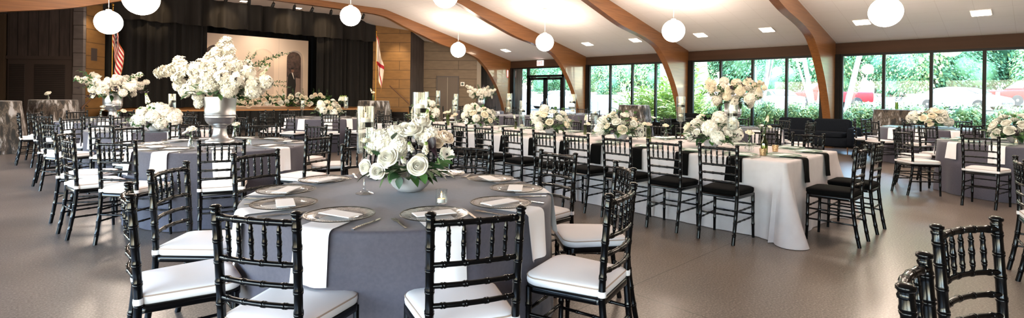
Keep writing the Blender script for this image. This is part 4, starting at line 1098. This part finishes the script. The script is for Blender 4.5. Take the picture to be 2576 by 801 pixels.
for px, py, k, st, lb, s in [(1923, 391, 'bottle', [('stock', .02, .1, .04), ('cream', .06, .04, .03), ('sprig', -.05, .0, .16), ('anem', -.03, .05, .03)], 'green glass bottle of mixed blooms at the near end of the long table', 1.),
    (1885, 383, 'tear', [('cream', .0, .05, .05), ('sprig', .01, .0, .07)], 'clear teardrop vase with one cream rose near the end of the long table', 1.),
    (1675, 353, 'cone', [('cream', .0, .06, .05), ('sprig', .05, .0, .1)], 'small clear vase with one cream rose right of the glass tube of peach roses', 1.2),
    (1632, 359, 'tube', [('blush', .0, .05, .05), ('anem', .06, .14, .035), ('cream', -.06, .06, .035)], 'green-stemmed glass tube of peach roses on the long table', 1.),
    (1472, 334, 'tube', [('stock', .0, .08, .05), ('sprig', -.06, .03, .14), ('cream', .05, .02, .04)], 'short glass tube of greenery left of the second bowl on the long table', .8),
    (1434, 334, 'cone', [('cream', .0, .05, .05), ('sprig', .02, .0, .06)], 'slim bud vase with one rose beside the third bowl on the long table', 1.2),
    (1297, 324, 'tube', [('stock', -.02, .06, .04), ('dsprig', .03, .0, .14), ('sprig', .06, .0, .14)], 'squat vase of dark greenery left of the third bowl on the long table', .7),
    (1126, 316, 'tube', [('cream', .0, .05, .05), ('stock', .04, .05, .04), ('blush', -.05, .04, .05)], 'slim green tube of cream flowers at the far part of the long table', 1.1),
    (1146, 318, 'tear', [('blush', .0, .06, .05), ('blush', -.06, .03, .05)], 'teardrop vase of blush flowers left of the fourth bowl on the long table', 1.)]:
    X, Y = clamp_long(px, py); bud_vase(X, Y, lb, k, st, s=s)

# candles
def flame(t, z, s=1.): MB().lathe([(.0005, -.006*s), (.0035*s, 0), (.0042*s, .004*s), (.0024*s, .012*s), (.0003, .02*s)], 8, (0, 0, z)).build('flame', 'flame', t)
def hurricane(X, Y, h, label, seed, rad=.05, stem=True, bloom_in=True, z=ZTAB):
    t = thing('candle_hurricane', label, 'candle holder', w(X, Y, z), TURN, 'floating candle holders')
    cyl = h*.53 if stem else h-.01
    zb = h-cyl
    if stem:
        MB().lathe([(.001, 0), (.052, 0), (.053, .004), (.03, .012), (.012, .022), (.009, .04), (.012, .05), (.008, .06), (.008, zb-.05), (.014, zb-.045), (.010, zb-.03), (.02, zb-.012), (rad*.9, zb-.002), (rad*.9, zb), (.001, zb)], 24).build('foot_and_stem', 'glass_clear', t)
    else:
        MB().lathe([(.001, 0), (rad, 0), (rad, .012), (.001, .012)], 24).build('glass_base', 'glass_clear', t)
    MB().lathe([(rad*.98, 0), (rad, .004), (rad, cyl), (rad-.003, cyl), (rad-.003, .006), (.001, .006)], 28, (0, 0, zb), close=False).build('glass_cylinder', 'glass_clear', t)
    wl = zb+cyl*.66
    MB().lathe([(rad-.004, -.03), (rad-.004, -.001), (.001, -.001), (.001, -.03)], 24, (0, 0, wl), close=False).build('candle_float', 'wick_float', t)
    MB().lathe([(.001, 0), (rad*.55, 0), (rad*.62, .012), (rad*.5, .024), (.001, .022)], 18, (0, 0, wl)).build('candle', 'candle_wax', t)
    flame(t, wl+.034, 1.2)
    if bloom_in: bloom(t, 'cream', (0, 0, zb+.07), (.1, -.2, 1), rad*.72)
    return t
X, Y = at(917, 488, ZTAB); hurricane(X, Y, .525, 'stemmed glass candle holder left of the flowers on the nearest round table', 1, .049)
hurricane(-.64, 3.62, .615, 'tall wide glass candle holder rising behind the flowers on the nearest round table', 2, .052)
for px, ty, v, lb, st in [(1842, 264, 5.85, 'stemmed glass candle holder before the silver urn by the window', True), (1712, 243, 6.42, 'tall stemmed candle holder between the second and nearest bowls on the long table', True), (1440, 237, 6.40, 'tall stemmed candle holder right of the third bowl on the long table', True),
    (1280, 235, 6.45, 'tall stemmed candle holder right of the fourth bowl, before the timber arch', True), (1313, 253, 6.38, 'shorter candle holder beside the one before the timber arch', False), (1495, 256, 6.35, 'short wide candle cylinder left of the second bowl on the long table', False),
    (1143, 252, 6.2, 'stemmed candle holder left of the fourth bowl on the long table', True)]:
    X, Y = on_long(px, v); d, e = ray(px, ty); hurricane(X, Y, HC-e*Y-ZTAB, lb, 3, .055, st)
for (v, u), h, lb in (((6.3, 9.2), .66, 'thin tall candle holder furthest left on the long table'), ((6.25, 8.72), .68, 'tall candle holder in the middle of the far cluster on the long table'), ((6.35, 8.25), .62, 'slim candle holder right of the far cluster on the long table')): hurricane(*pl(v, u), h, lb, 5, .045, True)
X, Y = at(432, 328, ZTAB); hurricane(X, Y, .56, 'stemmed candle holder right of the hydrangea bowl', 4, .052)
hurricane(-5.75, 8.45, .42, 'plain glass candle cylinder behind the hydrangea bowl', 4, .045, False, False)
X, Y = at(874, 293, ZTAB); hurricane(-4.0, 12.5, .52, 'stemmed candle holder right of the cream roses before the stage', 4, .05)
hurricane(-5.05, 12.5, .42, 'stemmed candle holder left of the cream roses before the stage', 4, .05)
def votive(X, Y, label, gold=False, z=ZTAB):
    t = thing('votive_candle', label, 'votive candle', w(X, Y, z), TURN, 'votive candles')
    if gold: MB().lathe([(.001, 0), (.028, 0), (.036, .075), (.034, .075), (.026, .005), (.001, .005)], 24).build('gold_cup', 'votive_gold', t)
    else: MB().lathe([(.001, 0), (.031, 0), (.033, .004), (.033, .078), (.030, .078), (.030, .01), (.001, .01)], 24).build('glass_cup', 'glass_clear', t)
    MB().lathe([(.001, .008), (.022, .008), (.022, .028), (.001, .028)], 16).build('tealight', 'candle_wax', t); flame(t, .038, 1.1)
for px, py, g, lb in [(1110, 513, False, 'mosaic glass votive at the front of the nearest round table'), (624, 365, False, 'glass votive right of the large urn'), (938, 450, False, 'glass votive behind the stemmed candle holder on the nearest round table'), (231, 306, False, 'glass votive left of the urn below the striped flag'), (2556, 363, False, 'glass votive on the right edge table'),
    (1919, 392, True, 'gold votive left of its twin at the near end of the long table'), (1950, 382, True, 'gold votive right of its twin at the near end of the long table'), (1258, 332, False, 'glass votive between the fourth bowl and the tall candle on the long table'), (850, 297, False, 'glass votive beside the cream roses before the stage'), (325, 305, False, 'glass votive on the right of the far left urn table')]:
    X, Y = at(px, py, ZTAB); votive(X, Y, lb, g)

# ---------------------------------------------------------------- high cocktail tables in patterned cloths
for i, (X, Y, Rr, h, lb) in enumerate(((-10.98, 10.95, .46, 1.11, 'tall cocktail table in swirled grey cloth at the left edge of the picture'), (-11.45, 12.95, .47, 1.11, 'tall cocktail table in swirled grey cloth before the louvred door'),
    (-4.66, 17.5, .50, 1.13, 'tall cocktail table in swirled cloth below the pale flag'), (4.28, 18.15, .52, 1.09, 'tall cocktail table in swirled cloth before the garden windows'), (9.85, 13.3, .47, 1.13, 'tall cocktail table in swirled cloth before the right-hand windows'))):
    round_cloth('cocktail_tablecloth', lb, X, Y, 'tie_dye', 60+i, Rr, h, .10, .035, 6, 'swirl-patterned cocktail tables', 140, 'cocktail table')
bud_vase(-11.45, 12.8, 'tiny vase with one white rose on the cocktail table before the louvred door', 'cone', [('rose', 0, .03, .075)], 1.11)
bud_vase(-4.66, 17.4, 'little vase of cream flowers on the cocktail table below the pale flag', 'tube', [('cream', 0, .08, .07), ('stock', -.06, .12, .06)], 1.13)
bud_vase(9.8, 13.2, 'little vase with a dark leafy sprig on the cocktail table by the right-hand windows', 'tube', [('dsprig', .02, .02, .36), ('sprig', -.03, .0, .26), ('sprig', .06, .0, .24)], 1.13)

# ---------------------------------------------------------------- sofas by the windows
def rbox(m, x0, x1, y0, y1, z0, z1, r=.05, puff=0.):
    """soft box: rounded in all directions"""
    cx, cy, cz = (x0+x1)/2, (y0+y1)/2, (z0+z1)/2; hx, hy, hz = (x1-x0)/2, (y1-y0)/2, (z1-z0)/2
    def se(v, e): return math.copysign(abs(v)**e, v)
    e = .28
    def fn(s, t):
        a = 2*PI*s; b_ = -PI/2+PI*t
        return (cx+hx*se(cos(b_), e)*se(cos(a), e), cy+hy*se(cos(b_), e)*se(sin(a), e), cz+hz*se(sin(b_), e))
    m.grid(fn, 40, 17, 0, True)
    return m
def sofa(label, v, u0, u1, matn, z=1., arms=True):
    t = thing('sofa', label, 'sofa', (v, (u0+u1)/2, 0)); L_ = (u1-u0)/2
    rbox(MB(), -.0, .88, -L_, L_, .17, .42).build('base', matn, t)
    rbox(MB(), .66, .90, -L_+.02, L_-.02, .2, .70).build('back_frame', matn, t)
    for s in (-1, 1):
        rbox(MB(), .0, .70, min(0, s*(L_-.14))+(.01 if s > 0 else 0), max(0, s*(L_-.14))-(.01 if s < 0 else 0), .40, .55).build('seat_cushion', matn, t)
        o = rbox(MB(), -.10, .12, min(.01*s, s*(L_-.10)), max(.01*s, s*(L_-.10)), .0, .36).build('back_cushion', matn, t, (.60, 0, .50)); o.rotation_euler = (0, .16, 0)
        if arms: rbox(MB(), .0, .86, s*L_-.07, s*L_+.07, .18, .66).build('arm', matn, t)
        for x in (.06, .80): MB().lathe([(.010, 0), (.018, .18)], 10, (x, s*(L_-.05), 0)).build('leg', 'leg_wood', t)
sofa('navy two-seat sofa with wooden legs under the window by the timber arch', 14.78, 3.45, 5.38, 'sofa_navy')
sofa('black low sofa under the windows behind the long table', 15.35, 6.75, 8.75, 'sofa_black')

# ---------------------------------------------------------------- outdoors
def gz(x): return -.05+max(0, x-19.)*.036
g = MB(); g.add([(WV+.2, -60, -.05), (19, -60, -.05), (150, -60, gz(150)), (150, 120, gz(150)), (19, 120, -.05), (WV+.2, 120, -.05)], [(0, 1, 4, 5), (1, 2, 3, 4)], 0, False)
struct(g.build('ground', 'asphalt'))
struct(MB().box(WV+.2, 21.2, -40, 60, -.1, .0).build('concrete_path', 'concrete_path'))  # pale concrete strip along the building, not grass, to avoid green bounce indoors
o = MB().prism([(69.7, -70, gz(70)), (70.3, -70, gz(70)), (70.3, -70, gz(70)+.35), (69.7, -70, gz(70)+.35)], (0, 230, 0)).build('kerb', 'kerb'); struct(o)
def leaf_cloud(name, n, seed, s, mats, lumps=9, flat=1.):
    r = random.Random(seed); m = MB(); cs = []
    for i in range(lumps):
        d = Vector((r.gauss(0, 1), r.gauss(0, 1), r.gauss(0, 1))).normalized(); cs.append((d*r.uniform(.25, .62), r.uniform(.34, .52)))
    for i in range(n):
        c, q = cs[i % lumps]; d = Vector((r.gauss(0, 1), r.gauss(0, 1), r.gauss(0, 1))).normalized(); p = c+d*q*r.uniform(.75, 1.05)
        nn = (d+Vector((r.uniform(-1, 1), r.uniform(-1, 1), r.uniform(-.3, 1)))*.8).normalized(); a = nn.orthogonal().normalized(); b_ = nn.cross(a); k = s*r.uniform(.6, 1.3)
        m.add([p-a*k, p+b_*k*.55-nn*k*.1, p+a*k, p-b_*k*.55-nn*k*.1], [(0, 1, 2, 3)], r.randrange(len(mats)), False)
    for c, q in cs: m.ball(c, q*.60, 9, 6, 0)
    return m.mesh(name, list(mats))
CR = [leaf_cloud('crown', 15000, 71, .030, ('crown_green', 'crown_deep'), 16), leaf_cloud('crown', 15000, 72, .030, ('crown_deep', 'crown_green', 'crown_yellow'), 16), leaf_cloud('crown', 13000, 73, .032, ('crown_green', 'crown_yellow'), 14)]
def tree(name, label, x, y, h, cw, trunk, k, group, ch=None, low=.45):
    z = gz(x); t = thing(name, label, 'tree', (x, y, z), FR.uniform(0, 6), group)
    MB().tube([(0, 0, 0), (.15, .05, h*.3), (-.05, .1, h*.55), (.1, 0, h*.8)], [trunk, trunk*.8, trunk*.6, trunk*.3], 10).build('trunk', 'bark_pale', t)
    put('crown', CR[k], t, (0, 0, h*(low+(1-low)/2)), FR.uniform(0, 6), sc=(cw, cw, h*(1-low)/2*1.25))
# woodland edge beyond the car park: one tree after another, seen from window to window
i = 0
for y, x, h in [(-22, 76, 15), (-15, 73, 13), (-9, 77, 16), (-3, 73, 13), (3, 78, 16), (9, 74, 14), (15, 77, 16), (21, 73, 13), (27, 78, 17), (33, 74, 14), (40, 78, 16), (47, 74, 14), (54, 78, 17), (61, 75, 14), (68, 79, 16), (76, 75, 15), (85, 79, 17), (95, 77, 16)]:
    tree('woodland_tree', 'broad green tree in the belt of trees beyond the car park', x, y, h, 6.2+FR.uniform(-.6, 1.2), .4, i % 3, 'woodland trees beyond the car park', low=.04); i += 1
    tree('understorey_tree', 'low leafy tree filling the gap under the woodland edge', x-3+FR.uniform(-1, 1), y+3.2, 6.5, 4.0, .2, (i+1) % 3, 'low trees at the woodland edge', low=-.12)
# pale-stemmed trees near the building
def forked(label, x, y, lean, h=6.5):
    z = 0; t = thing('multi_stem_tree', label, 'tree', (x, y, z), 0, 'pale-trunked trees by the car park')
    for j, (a, b_, r_) in enumerate(((lean, .05, .13), (lean*.2-.6, .3, .07), (lean*.5+.7, -.4, .07))):
        MB().tube([(0, 0, 0), (b_*.3, a*.25, h*.2), (b_, a*.8, h*.5), (b_*1.6, a*1.5, h*.85)], [r_, r_*.9, r_*.7, r_*.35], 10).build('stem', 'bark_pale', t)
    put('crown', CR[2], t, (.4, lean*1.2, h*.98), 1., sc=(2.6, 2.8, 1.5))
def sight(px, x_):                     # world y where the sight line through px meets x = x_
    d, e = ray(px, 200); Y = x_/(SA*d+CA); return -CA*d*Y+SA*Y
forked('pale leaning multi-stemmed tree in front of the red pickup', 26.0, sight(2052, 26.0), .75, 7.5)
forked('pale forked tree behind the silver urn', 28.0, sight(1915, 28.0), -.5, 8)
forked('pale slanting trunk at the left of the right-hand windows', 25.0, sight(2122, 25.0), -.75, 7)
for lb, px, x_, r_ in (('stout pale trunk beside the arch by the garden windows', 1672, 23.5, .24), ('stout pale trunk seen at the left edge of the urn windows', 1768, 24.0, .22)):
    t = thing('garden_tree', lb, 'tree', (x_, sight(px, x_), 0), 0, 'pale-trunked trees by the car park'); MB().tube([(0, 0, 0), (.05, 0, 2), (0, .1, 5)], [r_*1.2, r_, r_*.85], 14).build('trunk', 'bark_pale', t); put('crown', CR[1], t, (0, 0, 6.4), px, sc=(3, 3, 1.8))
# clipped hedge along the building
hb = leaf_cloud('hedge_clump', 3000, 81, .065, ('hedge_green', 'crown_green', 'crown_yellow'), 10)
HZ = [('clipped green hedge under the right-hand windows', -4.5, 4.4), ('clipped green hedge under the windows behind the silver urn', 4.6, 8.9)]
for lb, a, b_ in HZ:
    t = thing('hedge', lb, 'hedge', (19.3, a, 0)); y = .5
    while a+y < b_: put('foliage', hb, t, (FR.uniform(-.05, .05), y, .64), FR.uniform(0, 6), sc=(.5, .55, .66)); y += .42
# garden planting outside the third bay
def garden_plant(label, x, y, h, n, seed, mats, spread=1.0):
    r = random.Random(seed); t = thing('garden_shrub', label, 'shrub', (x, y, 0), 0, 'garden planting outside the windows'); m = MB()
    for i in range(n):
        a = i*2.4; el = r.uniform(.35, 1.5); L_ = h*r.uniform(.6, 1.1); d = Vector((cos(a)*cos(el)*spread, sin(a)*cos(el)*spread, sin(el)))
        b0 = Vector((r.uniform(-.2, .2), r.uniform(-.2, .2), 0)); p = b0+d*L_*.8; m.tube([b0, b0+d*L_*.5+Vector((0, 0, .05)), p], .012, 4, 0, False)
        for j in range(7):
            s = .35+.65*j/6; q = b0.lerp(p, s)
            for sg in (-1, 1):
                sd = d.cross(Vector((0, 0, 1))); sd = sd.normalized() if sd.length > .1 else Vector((1, 0, 0))
                leaf(m, q, sd*sg+d*.9+Vector((0, 0, -.1)), L_*.18, L_*.022, 1+r.randrange(len(mats)-1), .3, r.uniform(-.5, .5))
    m.build('fronds', list(mats), t)
noisy(mat('frond_bright', '#a9bd6a', .6), [(.3, '#98b056'), (.7, '#c2d088')], 9)
GM = ('stem_green', 'crown_yellow', 'frond_bright', 'leaf_light', 'frond_bright')
for i, (x, y, h, lb) in enumerate(((18.5, 9.9, 2.0, 'bushy yellow-green shrub at the right end of the garden windows'), (18.9, 11.0, 2.3, 'tall yellow-green shrub in the middle of the garden windows'), (18.4, 12.0, 1.8, 'feathery light green shrub behind the cocktail table'), (19.6, 12.6, 2.0, 'pale shrub further back at the left of the garden windows'), (18.2, 10.5, 1.3, 'low broad-leaved plant against the glass of the garden windows'), (20.6, 10.4, 2.8, 'tall loose shrub at the back of the garden bed'))):
    garden_plant(lb, x+1.7, y+.35*(x-17), h*1.12, 64, 90+i, GM)

# cars
def loft(secs, mi=0, m=None):
    """secs: list of rings (same length) of 3D points"""
    m = m or MB(); n = len(secs[0]); vs = [p for s_ in secs for p in s_]; fs = []
    for j in range(len(secs)-1):
        for i in range(n): fs.append((j*n+i, j*n+(i+1) % n, (j+1)*n+(i+1) % n, (j+1)*n+i))
    fs += [tuple(range(n-1, -1, -1)), tuple((len(secs)-1)*n+i for i in range(n))]
    return m.add(vs, fs, mi)
def ring(x, hw, z0, z1, r=.12, n=5):
    o = []
    for cx_, cz_, a0 in ((hw-r, z1-r, 0), (-(hw-r), z1-r, PI/2), (-(hw-r*.6), z0+r*.6, PI), (hw-r*.6, z0+r*.6, 1.5*PI)):
        for k in range(n): a = a0+PI/2*k/(n-1); rr = r if cz_ > (z0+z1)/2 else r*.6; o.append((x, cx_+rr*cos(a), cz_+rr*sin(a)))
    return o
def wheels(t, xs, hw, r=.33):
    for x in xs:
        for s in (-1, 1):
            o = MB().lathe([(r*.55, -.1), (r*.95, -.1), (r, -.06), (r, .06), (r*.95, .1), (r*.55, .1)], 24).build('wheel', 'tyre', t, (x, s*(hw-.09), r)); o.rotation_euler = (PI/2, 0, 0)
            m = MB().lathe([(.001, -.105), (r*.6, -.09), (r*.6, .09), (.001, .105)], 20); h = m.build('hubcap', 'hub', o)
def sedan(label, x, y, rz, col):
    t = thing('car', label, 'car', (x, y, gz(x)), rz, 'cars in the car park')
    hw = .9
    loft([ring(-2.38, .72, .42, .86), ring(-2.30, .84, .28, 1.0), ring(-1.5, hw, .22, 1.06), ring(-.4, hw, .2, 1.0), ring(.9, hw, .2, .98), ring(1.6, .89, .22, .92), ring(2.2, .82, .26, .78), ring(2.42, .66, .34, .62)]).build('body', col, t)
    def cab(x_, h_, z_): return ring(x_, h_, .9, z_, .10)
    loft([cab(-1.85, .70, 1.02), cab(-1.05, .66, 1.38), cab(-.35, .64, 1.46), cab(.35, .63, 1.42), cab(1.35, .72, .98)], 0).build('roof', col, t)
    for s in (-1, 1):
        for pts in ([(-1.45, .70, 1.03), (-.42, .665, 1.02), (-.42, .655, 1.37), (-1.0, .672, 1.31)], [(-.34, .66, 1.02), (.98, .695, 1.01), (.36, .642, 1.33), (-.34, .652, 1.37)]):
            MB().prism([(x_, s*y_, z_) for x_, y_, z_ in pts], (0, s*.015, 0)).build('side_window', 'car_glass', t)
        MB().ball((2.16, s*.62, .66), .16, 10, 7, 0, (.9, 1.1, .5)).build('headlamp', 'car_lamp', t); MB().ball((-2.3, s*.62, .86), .14, 10, 7, 0, (.5, 1.3, .7)).build('tail_lamp', 'car_tail', t)
        MB().ball((.85, s*1.0, 1.02), .1, 8, 6, 0, (.7, 1, .6)).build('wing_mirror', col, t)
    MB().prism([(.46, -.58, 1.39), (.46, .58, 1.39), (1.28, .66, 1.03), (1.28, -.66, 1.03)], (.03, 0, .03)).build('windscreen', 'car_glass', t)
    MB().prism([(-1.12, -.58, 1.34), (-1.12, .58, 1.34), (-1.75, .62, 1.06), (-1.75, -.62, 1.06)], (-.03, 0, .03)).build('rear_window', 'car_glass', t)
    MB().box(2.36, 2.46, -.5, .5, .36, .5).build('grille', 'car_dark', t); MB().box(2.30, 2.41, -.3, .3, .55, .62).build('upper_grille', 'car_dark', t)
    wheels(t, (-1.42, 1.45), hw)
def pickup(label, x, y, rz, col, topper=False):
    t = thing('pickup_truck', label, 'pickup truck', (x, y, gz(x)), rz, 'pickups in the car park'); hw = .95
    loft([ring(-2.75, .88, .5, 1.05), ring(-2.7, .93, .42, 1.12), ring(-.5, hw, .38, 1.14), ring(1.1, hw, .38, 1.12), ring(2.3, .93, .4, 1.08), ring(2.72, .86, .45, .98)]).build('body', col, t)
    loft([ring(-.62, .80, 1.0, 1.15, .06), ring(-.5, .78, 1.0, 1.74), ring(.6, .77, 1.0, 1.78), ring(1.4, .82, 1.0, 1.13, .06)]).build('cab', col, t)
    for s in (-1, 1):
        MB().prism([(-.38, 0, 1.18), (1.12, 0, 1.18), (.58, 0, 1.64), (-.38, 0, 1.64)], (0, .02, 0)).build('side_window', 'car_glass', t, (0, s*.81-.01, 0)).rotation_euler = (s*.06, 0, 0)
        MB().box(2.66, 2.76, s*.66-.16, s*.66+.16, .72, .94).build('headlamp', 'car_lamp', t); MB().box(-2.78, -2.68, s*.84-.07, s*.84+.07, .7, 1.05).build('tail_lamp', 'car_tail', t)
        MB().ball((.95, s*1.05, 1.2), .12, 8, 6, 0, (.5, 1, .9)).build('wing_mirror', col, t)
    MB().prism([(.66, -.68, 1.70), (.66, .68, 1.70), (1.34, .74, 1.18), (1.34, -.74, 1.18)], (.03, 0, .03)).build('windscreen', 'car_glass', t)
    MB().box(-2.84, -2.72, -.85, .85, .42, .58).build('rear_bumper', 'hub', t); MB().box(2.70, 2.80, -.85, .85, .45, .6).build('front_bumper', 'hub', t)
    if topper:
        loft([ring(-2.66, .84, 1.08, 1.68), ring(-.66, .84, 1.08, 1.70)]).build('bed_cover', 'car_white', t)
        for s in (-1, 1): MB().box(-2.4, -.9, s*.845-.01, s*.845+.01, 1.25, 1.55).build('bed_cover_window', 'car_glass', t)
    wheels(t, (-1.65, 1.75), hw, .38)
def parked(fn, px, dist, heading, *a):
    d, e = ray(px, 240); p = w(d*dist, dist); fn(a[0], p.x, p.y, R(heading)+TURN, *a[1:])
parked(sedan, 2418, 33, -72, 'white sedan parked behind the hedge outside the right-hand windows', 'car_white')
parked(pickup, 2606, 36, 170, 'red pickup with a white bed cover at the right edge of the windows', 'car_red', True)
parked(pickup, 2078, 38, 170, 'red pickup half hidden behind the timber arch', 'car_red')
parked(sedan, 1944, 33, 88, 'white car parked beyond the silver urn by the windows', 'car_white')
parked(sedan, 1405, 40, 195, 'white car parked beyond the glass entrance doors', 'car_white')

# ---------------------------------------------------------------- light
wd_ = bpy.data.worlds.new('sky'); SC.world = wd_; wd_.use_nodes = True; nt = wd_.node_tree
bg = nt.nodes['Background']; sk = nt.nodes.new('ShaderNodeTexSky'); sk.sky_type = 'NISHITA'; sk.sun_disc = False
sk.sun_elevation = R(58); sk.sun_rotation = R(200); sk.air_density = 1.2; sk.dust_density = .8; sk.ozone_density = 1.
nt.links.new(sk.outputs[0], bg.inputs[0]); bg.inputs[1].default_value = SKY = 1.2
sun = bpy.data.lights.new('sun', 'SUN'); sun.energy = 2.0; sun.angle = R(1.5); sun.color = (1, .95, .86)
so = bpy.data.objects.new('sun', sun); COL.objects.link(so); so.rotation_euler = Vector((.42, .22, -.88)).to_track_quat('-Z', 'Y').to_euler()
def portal(name, x, y0, y1, z0, z1, inward):
    l = bpy.data.lights.new(name, 'AREA'); l.shape = 'RECTANGLE'; l.size = z1-z0; l.size_y = y1-y0; l.cycles.is_portal = True
    o = bpy.data.objects.new(name, l); COL.objects.link(o); o.location = (x, (y0+y1)/2, (z0+z1)/2); o.rotation_euler = (0, PI/2*inward, 0)
portal('sky_portal', WV+.2, -.5, 17.7, .42, 2.64, 1)
portal('sky_portal', WL-.21, -4.6, 13.2, .42, 2.66, -1)
l = bpy.data.lights.new('backdrop_fill_spot', 'SPOT'); l.energy = 24; l.color = (1, .86, .70); l.spot_size = R(150); l.spot_blend = .9; l.shadow_soft_size = .12  # added fill hidden behind the valance to brighten the backdrop, no fixture there
o = bpy.data.objects.new('backdrop_fill_spot', l); COL.objects.link(o); o.location = (7.0, 20.95, 3.95); o.rotation_euler = (Vector((7.0, 22, 1.6))-Vector(o.location)).to_track_quat('-Z', 'Y').to_euler()
for px, x_, en in ((430, 3.1, 60), (610, 5.2, 60), (750, 7.4, 60), (838, 8.9, 45)):
    l = bpy.data.lights.new('stage_spot', 'SPOT'); l.energy = en; l.color = (1, .72, .42); l.spot_size = R(42); l.spot_blend = .7; l.shadow_soft_size = .04
    o = bpy.data.objects.new('stage_spot', l); COL.objects.link(o); o.location = (x_, U0+1.15, ZT-.30)
    dv = Vector((x_+.1, UV_, 3.9))-Vector(o.location); o.rotation_euler = dv.to_track_quat('-Z', 'Y').to_euler()
# added warm spots without fixtures that brighten the block walls beside the stage
for X, Y, z, tx, ty, en in ((-5.0, 21.6, 4.1, -5.1, 22.6, 50), (-12.3, 15.3, 3.9, -12.8, 15.9, 22)):
    l = bpy.data.lights.new('wall_fill_spot', 'SPOT'); l.energy = en; l.color = (1, .78, .52); l.spot_size = R(75); l.spot_blend = .8; l.shadow_soft_size = .05
    o = bpy.data.objects.new('wall_fill_spot', l); COL.objects.link(o); o.location = w(X, Y, z); dv = w(tx, ty, 1.6)-w(X, Y, z); o.rotation_euler = dv.to_track_quat('-Z', 'Y').to_euler()

# ---------------------------------------------------------------- camera
cam = bpy.data.cameras.new('camera'); co = bpy.data.objects.new('camera', cam); COL.objects.link(co); SC.camera = co
r0, up, bk = Vector((SA, -CA, 0)), Vector((0, 0, 1)), Vector((-CA, -SA, 0))
rx, uy = r0*cos(RO)+up*sin(RO), up*cos(RO)-r0*sin(RO)
co.matrix_world = Matrix(((rx.x, uy.x, bk.x, 0), (rx.y, uy.y, bk.y, 0), (rx.z, uy.z, bk.z, HC), (0, 0, 0, 1)))
cam.sensor_fit = 'HORIZONTAL'; cam.sensor_width = 36; cam.lens = 36*F/2576; cam.shift_y = -(400.5-YH)/2576; cam.clip_start = .05; cam.clip_end = 500

vs_ = SC.view_settings; vs_.view_transform = 'Standard'; vs_.look = 'None'; vs_.exposure = 1.82; vs_.gamma = 1; vs_.use_curve_mapping = False
cy = SC.cycles
cy.max_bounces = 8; cy.diffuse_bounces = 4; cy.glossy_bounces = 3; cy.transmission_bounces = 4; cy.transparent_max_bounces = 24
cy.caustics_reflective = False; cy.caustics_refractive = False; cy.sample_clamp_indirect = 4; cy.use_denoising = True
cy.use_adaptive_sampling = True; cy.adaptive_threshold = .02
